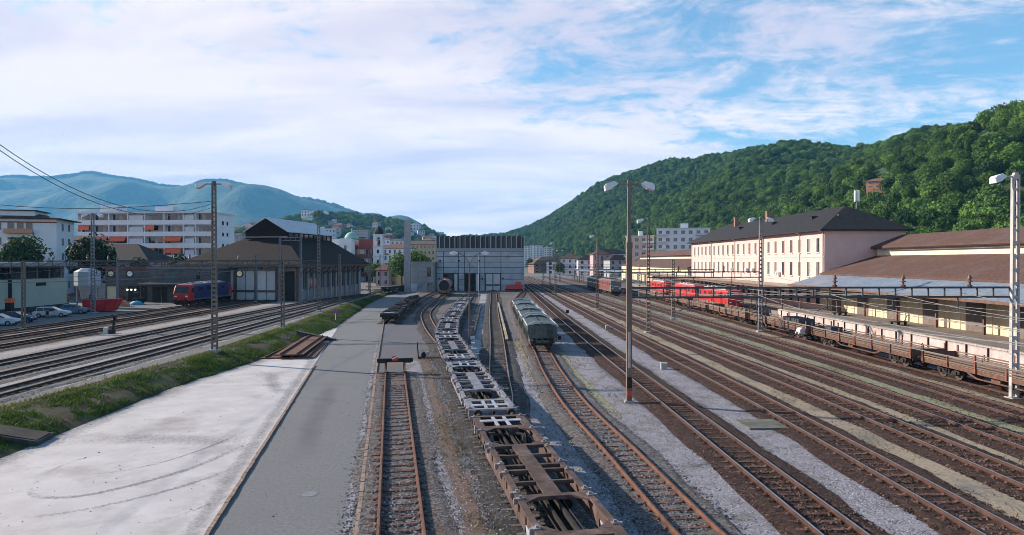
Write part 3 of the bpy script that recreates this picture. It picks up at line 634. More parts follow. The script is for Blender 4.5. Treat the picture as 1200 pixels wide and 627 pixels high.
for s in (-1,1):
    bgm.prism([(-1.35,.62),(-1.15,.80),(-.45,.62),(-.35,.40),(.35,.40),(.45,.62),(1.15,.80),(1.35,.62),(1.30,.45),(1.0,.42),(.7,.45),(.5,.30),(-.5,.30),(-.7,.45),(-1.0,.42),(-1.30,.45)], s*.98-.07, s*.98+.07, 'x')
    for y in (-.9,.9): bgm.box(s*1.06-.09, s*1.06+.09, y-.15, y+.15, .34, .62)
    for q in (-.16,.16): bgm.tub((s*1.02,q,.36),(s*1.02,q,.72),.09,.09,8)
bgm.box(-.98,.98,-.25,.25,.45,.72)
for y in (-.9,.9): bgm.tub((-.9,y,.46),(.9,y,.46),.08,.08,8)
BOGIE = bgm.mesh('bogie', M_dark)
def bogie(root, y, m=None):
    b = inst('bogie', BOGIE, root, (0,y,0))
    for s in (-1,1):
        for q in (-.9,.9): inst('wheel', WHEEL, b, (s*.75, q, 0), (0,0,0 if s > 0 else math.pi))
    return b
bf_ = MB().tub((0,0,0),(0,.30,0),.12,.12,10).tub((0,.30,0),(0,.56,0),.08,.08,10).tub((0,.56,0),(0,.62,0),.22,.20,14)
BUFF = bf_.mesh('buffer', M_dark)
hk = MB().box(-.05,.05,0,.30,-.06,.06).box(-.06,.06,.22,.30,-.28,.06).tub((-.05,.30,-.22),(.05,.30,-.22),.07,.07,8)
HOOK = hk.mesh('coupling_hook', M_dark)
def ends(root, hl, z=1.05):
    for e in (-1,1):
        for s in (-1,1): inst('buffer', BUFF, root, (s*.875, e*hl, z), (0,0,0 if e > 0 else math.pi))
        inst('coupling_hook', HOOK, root, (0, e*hl, z-.02), (0,0,0 if e > 0 else math.pi))
HLC = 9.30
def cw_frame(m):
    b = MB()
    for s in (-1,1):
        b.box(s*1.20-.03, s*1.20+.03, -HLC, HLC, .72, 1.08); b.box(s*1.20-.03, s*1.20+.03, -4.6, 4.6, .42, .72)
        b.box(s*1.18-.11, s*1.18+.11, -HLC, HLC, 1.08, 1.14)
        b.prism([(s*1.10,.68),(s*1.16,.68),(s*1.16,.30),(s*1.10,.30)], -1.6, 1.6, 'y') if False else None
        for y in np.arange(-8.4, 8.5, 1.2): b.box(s*1.20, s*1.27, y-.03, y+.03, .75, 1.08)          # web stiffeners
    for y, w in ((.32,.18),(-.32,.18),(1.75,.13),(-1.75,.13),(3.3,.26),(-3.3,.26)): b.box(-1.08,1.08,y-w/2,y+w/2,1.0,1.136)
    b.box(-.30,.30,-3.3,3.3,1.07,1.132)
    for e in (-1,1):
        for s in (-1,1):
            for y0, y1 in ((3.42,3.95),(6.5,5.9)):                                                    # gussets of the eight-sided opening
                b.prism([(s*1.08, e*y0),(s*.55, e*y0),(s*1.08, e*y1)], 1.07, 1.135)
        def yb(x0, x1, ya, yb_, z=1.133): b.box(x0, x1, min(e*ya,e*yb_), max(e*ya,e*yb_), 1.06, z)
        yb(-1.08,1.08,6.5,6.95,1.131); yb(-1.08,1.08,7.95,8.30,1.131); yb(-1.08,1.08,8.95,HLC,1.131)
        for x0, x1 in ((-1.08,-.92),(-.34,-.22),(.22,.34),(.92,1.08)): yb(x0,x1,6.95,8.95,1.134)
        b.box(-1.29,1.29, min(e*HLC,e*(HLC+.10)), max(e*HLC,e*(HLC+.10)), .72, 1.10)                   # headstock
    return b.mesh('frame', m)
lk = MB().box(-.10,.13,-.10,.10,0,.03).box(-.05,.05,-.04,.04,.03,.10).box(.10,.24,-.05,.05,-.16,.02)
LOCK = lk.mesh('container_lock', M_lock)
brk = MB().tub((0,0,0),(.10,0,0),.20,.20,14).tub((.02,0,0),(.16,0,0),.04,.04,8)
BRK = brk.mesh('brake_wheel', M_lock)
pl = MB()
for (x0,x1,y0,y1) in ((-1.0,1.0,7.96,8.29),(-.335,-.225,7.2,8.9),(.225,.335,7.2,8.9),(-.86,-.36,8.02,8.22)): pass
pl.box(-1.02,1.02,7.93,8.32,1.10,1.139).box(-.36,-.20,6.98,8.93,1.10,1.1385).box(.20,.36,6.98,8.93,1.10,1.1385)
PATCH = pl.mesh('grey_panel', M_wpatch)
pl2 = MB().box(-1.02,1.02,7.93,8.32,1.10,1.139).box(-1.30,-.84,7.4,9.33,1.10,1.1445).box(.84,1.30,7.4,9.33,1.10,1.1445).box(-1.02,1.02,8.93,9.33,1.10,1.1395).box(-.36,.36,7.92,9.34,1.10,1.1402)
PATCH2 = pl2.mesh('grey_panel', M_wpatch)
skirt = MB()
for s in (-1,1): skirt.prism([(4.6,.74),(6.6,.74),(5.9,.28),(5.0,.28)], s*1.21-.02, s*1.21+.02, 'x')
SKIRT = skirt.mesh('side_skirt', M_wpatch)
cs_ = MB().box(-.25,-.15,-9.2,9.2,.50,.85).box(.15,.25,-9.2,9.2,.50,.85).box(-.15,.15,-9.2,9.2,.50,.55)
CSILL = cs_.mesh('centre_sill', M_dark)
bp_ = MB().tub((.55,-3.0,.66),(.55,-1.0,.66),.2,.2,10).tub((-.55,1.2,.66),(-.55,2.6,.66),.17,.17,10).tub((-.42,-6.5,.80),(-.42,6.5,.80),.03,.03,6).tub((.40,-6.5,.78),(.40,6.5,.78),.03,.03,6)
BGEAR = bp_.mesh('brake_gear', M_dark)
FR_B, FR_G = cw_frame(M_wbrown), cw_frame(M_wgrey)
def container_wagon(label, fr):
    r = thing('container_wagon', label, 'railway wagon', group='empty container wagons in one row')
    inst('frame', fr, r); inst('centre_sill', CSILL, r); tag(inst('brake_gear', BGEAR, r), kind='stuff')
    for e in (0, math.pi): inst('grey_panel', PATCH2 if (fr is FR_B and e) else PATCH, r, (0,0,0), (0,0,e))
    if fr is FR_B: inst('side_skirt', SKIRT, r, (0,0,0), (0,0,math.pi))
    for s in (-1,1):
        for y in (-9.0,-6.2,-3.55,-2.9,-.55,.55,2.9,3.55,6.2,9.0): inst('container_lock', LOCK, r, (s*1.18,y,1.141), (0,0,0 if s > 0 else math.pi))
        inst('brake_wheel', BRK, r, (s*1.25, -7.6*s, .85), (0,0,0 if s > 0 else math.pi))
    for y in (-7.0,7.0): bogie(r, y)
    ends(r, HLC+.10); return r
CWP = 19.1
s0 = s_at('C1', 35.8) - CWP
ords = ['nearest to the camera', 'second', 'third', 'fourth', 'fifth', 'sixth', 'seventh', 'last']
for i in range(7):
    if i == 0: w = container_wagon('brown empty container wagon with grey end panels, at the front of the row', FR_B); proto_g = None
    elif i == 1: w = proto_g = container_wagon('grey empty container wagon coupled right behind the brown one', FR_G)
    else:
        w = copy_tree(proto_g); w['label'] = 'grey empty container wagon, %s in the row counted from the brown one' % ords[i]
    put(w, 'C1', s0 + i*CWP, CWP-0.6); w.scale = (1,.95,1)

# ---- hopper wagons
M_hop = mat('grey_green_paint', (0.06,0.075,0.07), (0.13,0.155,0.147), 2, 0.6, 0.2, 20, c3=(0.14,0.13,0.11), s3=0.8, t3=(0.55,0.7), coord='obj', rand=0.2)
M_hopd = mat('dark_green_cover', (0.02,0.035,0.035), (0.05,0.075,0.075), 1.5, 0.55, 0.2, 12, coord='obj', rand=0.2)
M_rim = mat('pale_rim', (0.40,0.42,0.42), (0.55,0.57,0.56), 3, 0.6)
HH = 4.35
hb = MB()
hb.loft([[(-1.30,-HH,1.35),(1.30,-HH,1.35),(1.30,HH,1.35),(-1.30,HH,1.35)],[(-1.46,-HH,2.05),(1.46,-HH,2.05),(1.46,HH,2.05),(-1.46,HH,2.05)],[(-1.46,-HH,2.75),(1.46,-HH,2.75),(1.46,HH,2.75),(-1.46,HH,2.75)]])
hb.box(-1.25,1.25,-HH-.12,HH+.12,.85,1.15)
for y in (-2.3,0,2.3): hb.loft([[(-.5,y-.6,.45),(.5,y-.6,.45),(.5,y+.6,.45),(-.5,y+.6,.45)],[(-1.2,y-1.25,1.36),(1.2,y-1.25,1.36),(1.2,y+1.25,1.36),(-1.2,y+1.25,1.36)]])
HB = hb.mesh('hopper_body', M_hop)
rb_ = MB().box(-.05,.05,-.05,.05,1.15,2.72); RIBH = rb_.mesh('rib', M_hop)
cv = MB()
for s in (-1,1): cv.loft([[(s*x,y,z) for x, z in ((1.40,2.70),(1.40,2.755),(.62,2.90),(.08,2.93),(.08,2.88),(.62,2.84))] for y in (-HH+.10,HH-.10)])
COVER = cv.mesh('roof_cover', M_hopd)
rm_ = MB()
rm_.prism([(-1.54,2.60),(-1.54,2.84),(-.80,3.24),(.80,3.24),(1.54,2.84),(1.54,2.60),(1.42,2.60),(1.42,2.76),(.76,3.12),(-.76,3.12),(-1.42,2.76),(-1.42,2.60)], -.06, .06, 'y')
RIMH = rm_.mesh('end_rim', M_rim)
rl = MB()
for s in (-1,1): rl.box(s*1.50-.05,s*1.50+.05,-HH+.06,HH-.06,2.70,2.80)
RAILH = rl.mesh('side_rail', M_rim)
ld = MB()
for x in (.55,.95): ld.box(x-.02,x+.02,-HH-.16,-HH-.12,.9,2.8)
for z in np.arange(1.1,2.8,.28): ld.box(.55,.95,-HH-.16,-HH-.13,z-.015,z+.015)
LADH = ld.mesh('ladder', M_dark)
cr_ = MB().tub((1.3,-1.0,1.9),(2.0,-1.5,1.2),.06,.05,8).cbox((2.0,-1.6,1.1),(.30,.34,.42)); CHUTE = cr_.mesh('side_lever', M_dark)
def hopper(label):
    r = thing('hopper_wagon', label, 'railway wagon', group='green hopper wagons')
    b = inst('hopper_body', HB, r)
    for x in (-1.2,-.6,0,.6,1.2):
        for e in (-1,1): inst('rib', RIBH, b, (x, e*(HH+.03), 0))
    for y in np.linspace(-HH+.3, HH-.3, 6):
        for s in (-1,1): inst('rib', RIBH, b, (s*1.44, y, 0), (0, 0, 0), (1,1,.96))
    inst('roof_cover', COVER, r); [inst('end_rim', RIMH, r, (0,e*HH,0)) for e in (-1,1)]; inst('side_rail', RAILH, r); inst('ladder', LADH, r); inst('side_lever', CHUTE, r)
    for y in (-2.9,2.9):
        ax = MB().tub((-.9,y,.46),(.9,y,.46),.08,.08,8).box(-1.05,-.9,y-.5,y+.5,.35,.8).box(.9,1.05,y-.5,y+.5,.35,.8).build('axle', M_dark, r)
        for s in (-1,1): inst('wheel', WHEEL, ax, (s*.75,y,0), (0,0,0 if s > 0 else math.pi))
    ends(r, HH+.12); return r
hp = None; s0 = s_at('R1', 68.5)
for i in range(4):
    if hp is None: w = hp = hopper('grey-green covered hopper wagon at the front of its row, its end facing the camera')
    else: w = copy_tree(hp); w['label'] = 'grey-green covered hopper wagon, %s in its row' % ords[i]
    put(w, 'R1', s0 + i*11.2, 9.0); w.scale = (1,1,.92)

# ---- long train of low-sided bogie wagons
M_board = mat('weathered_board', (0.11,0.075,0.055), (0.22,0.16,0.115), 2.5, 0.9, 0.4, 20, stretch=(6,.6,6), coord='obj', rand=0.25, c3=(0.16,0.10,0.08), s3=0.5)
M_wrust = mat('rust_frame', (0.085,0.042,0.030), (0.17,0.09,0.066), 3, 0.85, 0.3, 20, coord='obj', rand=0.2)
M_stake = mat('rusty_stake', (0.12,0.04,0.032), (0.22,0.085,0.065), 3, 0.8, rand=0.3)
HL = 9.25
lf = MB()
for s in (-1,1): lf.box(s*1.28-.06,s*1.28+.06,-HL,HL,.86,1.16).box(s*.35-.06,s*.35+.06,-HL,HL,.80,1.1)
for y in np.linspace(-HL+.1,HL-.1,9): lf.box(-1.22,1.22,y-.08,y+.08,.88,1.14)
lf.box(-1.32,1.32,-HL-.1,-HL,.75,1.17).box(-1.32,1.32,HL,HL+.1,.75,1.17)
for s in (-1,1): lf.prism([(-4.5,.86),(-3.2,.48),(3.2,.48),(4.5,.86),(4.1,.86),(3.1,.58),(-3.1,.58),(-4.1,.86)], s*1.2-.03, s*1.2+.03, 'x')
lf.tub((.5,-2,.62),(.5,-.8,.62),.22,.22,10).cbox((-.8,1.5,.6),(.5,.9,.4))
LFR = lf.mesh('underframe', M_wrust)
FLB = MB().box(-1.34,1.34,-.145,.145,0,.05).mesh('floor_plank', M_board)
SDB = MB().box(-.03,.03,-1.49,1.49,-.05,.05).mesh('side_board', M_board)
STK = MB().box(-.045,.045,-.07,.07,-.28,1.0).box(-.06,.06,-.10,.10,-.30,-.02).mesh('stake', M_stake)
STKS = MB().box(-.035,.035,-.05,.05,-.25,.60).mesh('stake', M_stake)
EDB = MB().box(-1.34,1.34,-.03,.03,0,.50).mesh('end_board', M_wrust)
def flat_wagon(label, red=False):
    r = thing('flat_wagon', label, 'railway wagon', group='low-sided flat wagons in the long train')
    inst('underframe', LFR, r)
    for y in np.linspace(-HL+.15, HL-.15, 62): inst('floor_plank', FLB, r, (0,y,1.17))
    for s in (-1,1):
        for k in range(6):
            y = -HL + 1.54 + k*(2*HL/6)
            for z in (1.31,1.495,1.68): inst('side_board', SDB, r, (s*1.33, y + (0 if abs(y) < 99 else 0), z), (0, rnd.uniform(-.02,.02), 0))
        for k in range(7):
            y = -HL + .06 + k*(2*HL-.12)/6
            inst('stake', STK if k % 2 == 0 else STKS, r, (s*1.41, y, 1.2))
    for e in (-1,1): inst('end_board', EDB, r, (0, e*HL, 1.22))
    for y in (-6.6,6.6): bogie(r, y)
    ends(r, HL+.1); return r
fw = None; s0 = s_at('R8', 36.4); LP = 20.0
for i in range(7):
    if fw is None: w = fw = flat_wagon('rusty low-sided flat wagon cut by the frame edge, nearest in the long train')
    else: w = copy_tree(fw); w['label'] = 'rusty low-sided flat wagon with timber sides, %s in the long train from the nearest' % ords[i]
    put(w, 'R8', s0 + i*LP, LP-.7)
# loads on the flat wagons
M_crate = mat('dark_crate', (0.03,0.032,0.038), (0.07,0.072,0.08), 2, 0.7)
def on_wagon(dy, dx, z=RAILZ+1.225):
    p = on('R8', s_at('R8', dy)); return (p.x+dx, p.y, z)
c = MB()
c.box(-.9,.9,-2.3,2.3,0,.95)
for y in np.linspace(-2.2,2.2,8): c.box(-.95,.95,y-.05,y+.05,0.0,.99)
o = c.build('steel_crate', M_crate); o.location = on_wagon(81.5, -.2); tag(o, 'long dark grey steel crate lying on a flat wagon', 'crate')
c = MB().box(-.6,.6,-.7,.7,0,.7).box(-.63,.63,-.73,-.65,0,.74).box(-.63,.63,.65,.73,0,.74)
o = c.build('steel_crate', M_crate); o.location = on_wagon(73.0, 0); tag(o, 'small dark grey crate at the end of a flat wagon', 'crate')
c = MB().tub((0,-.5,.35),(0,.5,.35),.35,.35,14).box(-.45,.45,-.55,-.35,0,.18).box(-.45,.45,.35,.55,0,.18)
o = c.build('cable_drum', mat('pale_drum', (0.45,0.44,0.43), (0.62,0.6,0.58), 4, 0.7)); o.location = on_wagon(77.3, -.75, RAILZ+.55+.0); 
o.location.z = 1.02; o.location.x -= .95; tag(o, 'small pale equipment drum at the coupling between two flat wagons', 'drum')

# ---- dark low flat wagons by the road bend, tank wagon at the shed
M_fdark = mat('black_wagon_paint', (0.014,0.014,0.016), (0.05,0.046,0.046), 2, 0.8, 0.3, 15, rand=0.3)
def low_flat(label, pale):
    r = thing('low_flat_wagon', label, 'railway wagon', group='dark low flat wagons by the road')
    b = MB()
    for s in (-1,1): b.box(s*1.2-.1,s*1.2+.1,-7.4,7.4,.8,1.12)
    b.box(-1.3,1.3,-7.5,-7.4,.7,1.15).box(-1.3,1.3,7.4,7.5,.7,1.15).box(-.3,.3,-7.4,7.4,.6,1.0)
    b.build('frame', M_fdark, r)
    for y in np.linspace(-7.1,7.1,24): MB().box(-1.25,1.25,y-.26,y+.26,1.12,1.18 + rnd.uniform(0,.12)).build('deck_plank', M_fdark, r)
    for k in range(7): MB().beam((-.9+rnd.uniform(-.2,.2),-6+k*1.9,1.42),(.9+rnd.uniform(-.2,.2),-5.2+k*1.9,1.46+rnd.uniform(0,.2)),.3,.18).build('timber_baulk', M_fdark, r)
    if pale: MB().box(-.75,.75,-6.9,-5.2,1.31,1.36).box(-1.0,-.3,-6.2,-5.7,1.36,1.39).box(.2,1.0,-6.6,-6.3,1.36,1.39).build('pale_sheet', M_wpatch, r)
    for y in (-5.2,5.2): bogie(r, y)
    ends(r, 7.5); return r
s0 = s_at('C3', 99.5)
for i, lb in enumerate(('dark low flat wagon with a pale sheet on its near end, beside the road', 'dark low flat wagon loaded with black timbers, second from the road bend', 'dark low flat wagon nearest to the grey shed annex')):
    put(low_flat(lb, i == 0), 'C3', s0 + i*16.4, 15.6)
M_tank = mat('faded_red_tank', (0.30,0.115,0.12), (0.42,0.19,0.19), 1.5, 0.55, c3=(0.30,0.2,0.18), s3=0.4, coord='obj')
r = thing('tank_wagon', 'tank wagon with a faded pink barrel and black end, standing at the shed door', 'railway wagon')
t = MB().tub((0,-6.2,2.65),(0,6.2,2.65),1.42,1.42,28); t.build('barrel', M_tank, r, smooth=False)
t = MB()
for e in (-1,1): t.loft([[(1.42*k*math.cos(2*math.pi*i/24), e*(6.2+dy), 2.65+1.42*k*math.sin(2*math.pi*i/24)) for i in range(24)] for k, dy in ((1.003,-.02),(1.0,.05),(.85,.25),(.5,.38),(.02,.42))])
t.build('barrel_end', M_fdark, r)
f = MB().box(-1.25,-1.0,-7.6,7.6,.85,1.15).box(1.0,1.25,-7.6,7.6,.85,1.15).box(-1.3,1.3,-7.7,-7.5,.8,1.2).box(-1.3,1.3,7.5,7.7,.8,1.2).box(-.3,.3,-7.6,7.6,.7,1.0)
for y in (-4.5,-1.5,1.5,4.5): f.box(-1.1,1.1,y-.15,y+.15,1.0,1.6)
f.build('underframe', mat('tank_frame', (0.20,0.15,0.12), (0.32,0.25,0.20), 3, 0.8), r)
MB().tub((0,0,4.0),(0,0,4.35),.45,.45,14).tub((0,0,4.35),(0,0,4.42),.5,.5,14).build('dome_hatch', M_tank, r)
for y in (-5.4,5.4): bogie(r, y)
ends(r, 7.7); put(r, 'C2', s_at('C2', 176), 16)

# ---- electric locomotives
def loco(label, body, roofm, stripe, L, H=3.75, modern=True, nose=None, group=None):
    r = thing('electric_locomotive', label, 'locomotive', group=group); h = L/2; zt = H
    def ring(y, w, z0, z1, ch=.28): return [(-w,y,z0),(w,y,z0),(w,y,z1-ch),(w-ch*.9,y,z1),(-w+ch*.9,y,z1),(-w,y,z1-ch)]
    b = MB()
    if modern: b.loft([ring(-h+1.9,1.46,.95,zt), ring(h-1.9,1.46,.95,zt)])
    else: b.loft([ring(-h+1.6,1.44,.95,zt-.1), ring(h-1.6,1.44,.95,zt-.1)])
    b.build('body', body, r)
    nm = nose or body
    for e in (-1,1):
        c = MB()
        if modern: c.loft([ring(e*(h-1.9),1.47,.94,zt+.004), ring(e*(h-.75),1.45,.94,zt-.06), [(-1.42,e*(h-.05),.94),(1.42,e*(h-.05),.94),(1.40,e*(h-.02),2.05),(1.3,e*(h-.10),2.25),(-1.3,e*(h-.10),2.25),(-1.40,e*(h-.02),2.05)]])
        else: c.loft([ring(e*(h-1.6),1.45,.94,zt-.09), ring(e*(h-.5),1.43,.94,zt-.14), [(-1.38,e*h,.94),(1.38,e*h,.94),(1.36,e*h,2.1),(1.2,e*(h-.05),2.3),(-1.2,e*(h-.05),2.3),(-1.36,e*h,2.1)]])
        cb_ = c.build('cab', nm, r)
        if modern: ws = [(-1.22,e*(h-.10),2.34),(1.22,e*(h-.10),2.34),(1.08,e*(h-.595),3.44),(-1.08,e*(h-.595),3.44)]
        else: ws = [(-1.05,e*(h-.115),2.38),(1.05,e*(h-.115),2.38),(1.0,e*(h-.42),3.18),(-1.0,e*(h-.42),3.18)]
        n = Vector((0, e*.9, .4)).normalized()*.03
        g_ = MB().loft([[Vector(p)-n for p in ws],[Vector(p)+n for p in ws]]); g_.build('windscreen', M_glass, cb_)
        for s in (-1,1):
            MB().cbox((s*.95,e*(h-.02),1.72),(.42,.10,.22)).build('headlight', M_lamp, cb_)
            MB().cbox((s*1.475,e*(h-1.35),2.75),(.03,.62,.75)).build('side_window', M_glass, cb_)
        MB().box(-1.25,1.25,min(e*(h-.35),e*(h+.02)),max(e*(h-.35),e*(h+.02)),.45,.95).prism([(-1.2,.45),(1.2,.45),(1.0,.22),(-1.0,.22)],min(e*(h-.3),e*(h-.18)),max(e*(h-.3),e*(h-.18)),'y').build('bumper_beam', M_dark, r)
    if stripe:
        for s in (-1,1): MB().cbox((s*1.468,0,1.12),(.02,L-3.9,.20)).build('stripe', stripe, r)
    for s in (-1,1):
        for k in range(4): MB().cbox((s*1.465,-h+4.6+k*(L-9.2)/3,2.9),(.03,1.3,.55)).build('vent_grille', M_dark, r)
    rf_ = MB().box(-1.0,1.0,-h+2.6,h-2.6,zt-.12,zt+.16)
    for k in range(5): rf_.box(-.7,.7,-h+3.4+k*(L-7.6)/4,-h+4.2+k*(L-7.6)/4,zt+.16,zt+.36)
    rf_.build('roof', roofm, r)
    for e in (-1,1):
        y = e*(h-3.6); p = MB(); up = .45
        for x in (-.5,.5): p.beam((x,y-.9,zt+.25),(x,y+.9,zt+.30),.05,.05).beam((x,y+e*.9,zt+.28),(x*.6,y-e*.6,zt+up),.05,.05)
        p.beam((-.8,y-e*.7,zt+up),(.8,y-e*.7,zt+up),.08,.05).build('pantograph', M_dark, r)
        for s in (-1,1): p2 = MB().tub((s*.55,y,zt+.1),(s*.55,y,zt+.42),.08,.08,8).build('insulator', M_insul, r)
    bs = L/2-4.0
    for y in (-bs,bs):
        bg_ = bogie(r, y); bg_.scale = (1.12,1.6,1.0)
    MB().box(-1.15,1.15,-2.2,2.2,.32,.95).build('equipment_box', M_dark, r)
    ends(r, h, 1.05); return r
M_glass = mat('dark_glass', (0.012,0.016,0.02), (0.03,0.035,0.042), 1, 0.08, spec=0.6)
M_lamp = mat('lamp_lens', (0.65,0.65,0.62), (0.8,0.8,0.78), 2, 0.2)
M_insul = mat('brown_insulator', (0.10,0.045,0.03), (0.16,0.08,0.06), 4, 0.35)
M_locred = mat('locomotive_red', (0.40,0.022,0.022), (0.50,0.04,0.035), 1, 0.4, c3=(0.36,0.04,0.035), s3=0.5, coord='obj')
M_locblue = mat('locomotive_blue', (0.014,0.022,0.085), (0.022,0.036,0.12), 1, 0.4, coord='obj')
M_locroof = mat('locomotive_roof_grey', (0.30,0.29,0.29), (0.45,0.44,0.43), 2, 0.6, coord='obj')
M_locold = mat('dull_dark_red', (0.14,0.035,0.032), (0.20,0.06,0.055), 1.2, 0.6, coord='obj')
M_locgrey = mat('dull_grey_green', (0.09,0.10,0.10), (0.15,0.16,0.155), 1.2, 0.6, coord='obj')
M_pink = mat('faded_pink_roof', (0.50,0.30,0.30), (0.62,0.42,0.42), 1, 0.6, coord='obj')
l = loco('modern electric locomotive with red cab and dark blue body by the engine shed', M_locblue, M_locroof, M_locgrey, 18.9, 3.75, True, M_locred)
put(l, 'T6', s_at('T6', 120.5), 18.9, 1.0+RAILZ)
for y0, lb, rm2, md in ((119.5, 'bright red electric locomotive with white roof edge, nearest the station building', M_locroof, False), (140.5, 'red electric locomotive with faded pink roof, middle of the three red ones', M_pink, True), (166, 'red electric locomotive with grey roof, farthest of the three red ones', M_locroof, False)):
    put(loco(lb, M_locred, rm2, M_wpatch if not md else None, 18.4, 3.85, md, None, 'red locomotives on the platform track'), 'R9', s_at('R9', y0), 18.4)
l = loco('old dark red and grey electric locomotive standing beyond the lamp masts', M_locold, M_locgrey, M_locgrey, 22, 3.9, False, M_locgrey)
put(l, 'R6', s_at('R6', 178), 22)
l = loco('old dark red electric locomotive coupled behind the grey and red one', M_locgrey, M_locgrey, M_locold, 20, 3.9, False, M_locold)
put(l, 'R6', s_at('R6', 201.5), 20)
# ================================================================= masts, lamps, gantries, wires
M_mast = mat('weathered_mast', (0.12,0.10,0.085), (0.20,0.17,0.145), 2, 0.8, 0.2, 12, stretch=(1,1,.3), c3=(0.16,0.10,0.075), s3=0.6)
M_mastw = mat('pale_mast_paint', (0.30,0.295,0.295), (0.44,0.43,0.43), 2, 0.7, c3=(0.35,0.27,0.22), s3=0.8, t3=(0.58,0.7))
M_mastg = mat('grey_mast_paint', (0.13,0.135,0.145), (0.21,0.215,0.23), 2, 0.7)
M_head = mat('lamp_housing', (0.50,0.52,0.55), (0.66,0.67,0.70), 3, 0.45)
M_lens = mat('lamp_glass', (0.55,0.58,0.62), (0.7,0.72,0.75), 2, 0.15)
M_conc = mat('grey_concrete', (0.26,0.26,0.265), (0.36,0.36,0.36), 1.5, 0.9, 0.3, 20)
M_redbox = mat('red_box', (0.40,0.06,0.045), (0.5,0.09,0.07), 3, 0.6)
hd = MB().loft([[(-.16,-.10,-.16),(.16,-.10,-.16),(.16,.10,.10),(-.16,.10,.10)],[(-.34,.45,-.30),(.34,.45,-.30),(.32,.62,.12),(-.32,.62,.12)],[(-.34,.85,-.30),(.34,.85,-.30),(.28,.80,.02),(-.28,.80,.02)]])
HEAD = hd.mesh('lamp_head', M_head)
LENS = MB().box(-.29,.29,.40,.82,-.33,-.302).mesh('lens', M_lens)
MASTM = {}
def mast_body(root, H, w0, w1, d0, m, solid=0.0, rung=0.55):
    """two tapering channels joined by batten plates"""
    b = MB()
    def wx(z): return w0 + (w1-w0)*z/H
    for s in (-1,1):
        b.loft([[(s*wx(z)/2-.045,-d0/2,z),(s*wx(z)/2+.045,-d0/2,z),(s*wx(z)/2+.045,d0/2,z),(s*wx(z)/2-.045,d0/2,z)] for z in (0,H)])
    b.build('post', m, root)
    pm_ = MB(); z = .4
    while z < H:
        w = wx(z)/2 - .045; pm_.box(-w, w, -d0/2+.02, d0/2-.02, z, z + (.22 if z < H*.75 else .10)); z += rung
    tag(pm_.build('batten', m, root), kind='stuff')
    MB().box(-w0*.9,w0*.9,-w0*.9,w0*.9,-.25,.18).build('footing', M_conc, root)
def lamp_mast(x, y, z0, H, label, m=None, rung=.55, arm=1.15, heads=2, w=(.42,.22), rz=0.0, box=False, group='lamp masts of the yard', solid=False):
    m = m or M_mast
    r = thing('lamp_mast', label, 'lamp mast', (x, y, z0), rz, group)
    if solid:
        MB().box(-w[0]/2,w[0]/2,-w[0]/2,w[0]/2,0,H*.72).build('lower_post', m, r)
        MB().loft([[(-a,-a,z),(a,-a,z),(a,a,z),(-a,a,z)] for a, z in ((w[0]*.36,H*.72),(w[1]*.5,H))]).build('upper_post', m, r)
        MB().box(-w[0]*.85,w[0]*.85,-w[0]*.85,w[0]*.85,-.25,.15).build('footing', M_conc, r)
        MB().box(-w[0]*.58,w[0]*.58,-w[0]*.58,w[0]*.58,H*.72-.25,H*.72+.12).build('collar', m, r)
    else: mast_body(r, H, w[0], w[1], .26, m, rung=rung)
    sides = {2: (-1,1), 1: (-1,), 0: ()}[heads]
    if sides: MB().beam((-arm if -1 in sides else 0,0,H-.12),(arm if 1 in sides else 0,0,H-.12),.09,.09).box(-.13,.13,-.13,.13,H-.3,H+.15).build('cross_arm', m, r)
    for s in sides:
        h = inst('lamp_head', HEAD, r, (s*arm*.72, 0, H+.02), (R(-20), 0, -s*math.pi/2)); inst('lens', LENS, h)
    if box:
        MB().box(-.15,.15,-.26,-.185,.45,.80).build('red_box', M_redbox, r); MB().box(-.16,.16,-.28,-.185,1.0,1.7).build('switch_box', M_dark, r); MB().box(-.07,.07,-.24,-.185,2.3,4.6).build('cable_cover', M_mastw, r)
    return r
lamp_mast(7.6, 44.3, 0, 14.3, 'tallest double-headed lamp mast, between the green hopper wagons and main lines', box=True, w=(.33,.22), solid=True, arm=1.2)
lamp_mast(17.5, 87.6, 0, 14.6, 'single-headed brown mast standing in the middle of the main lines', heads=1, w=(.46,.24), arm=1.0)
lamp_mast(32.3, 88.7, 0, 14.8, 'grey double-headed mast beside the flat wagon train, before the pink building', M_mastg, w=(.50,.26))
lamp_mast(16.4, 131, 0, 14.2, 'single-headed mast standing near the old dark red locomotive', heads=1, w=(.5,.26), arm=1.0)
lamp_mast(33.3, 45.2, 0, 14.9, 'pale ladder-like mast at the very edge of the main lines', M_mastw, heads=1, w=(.44,.36), arm=1.1, rung=.9)
lamp_mast(11.2, 176, 0, 14.0, 'thin lamp mast between the main lines and the old locomotive', heads=1, w=(.46,.26), arm=1.0)
lamp_mast(10.2, 222, 0, 14.0, 'thin lamp mast past the corner of the central shed', heads=2, w=(.5,.28))
lamp_mast(14.5, 262, 0, 14.0, 'thin far lamp mast where the main lines narrow', heads=2, w=(.5,.28))
lamp_mast(21.0, 300, 0, 14.0, 'farthest lamp mast over the narrowing tracks', heads=2, w=(.5,.28))
lamp_mast(25.5, 108, 0, 9.5, 'short unlit mast before the red locomotives', heads=0, w=(.42,.30))
ULP = zL
lamp_mast(-27.0, 61.9, 1.0, 15.3, 'tall double-headed ladder mast standing on the grassy embankment crest', w=(.46,.26), rung=.42)
lamp_mast(-31.4, 111, 1.0, 16.3, 'double-headed mast before the engine shed side wall', w=(.50,.28))
lamp_mast(-66.0, 107.5, 1.0, 15.6, 'double-headed mast beside the red skip and parked cars', M_mastg, w=(.62,.34))
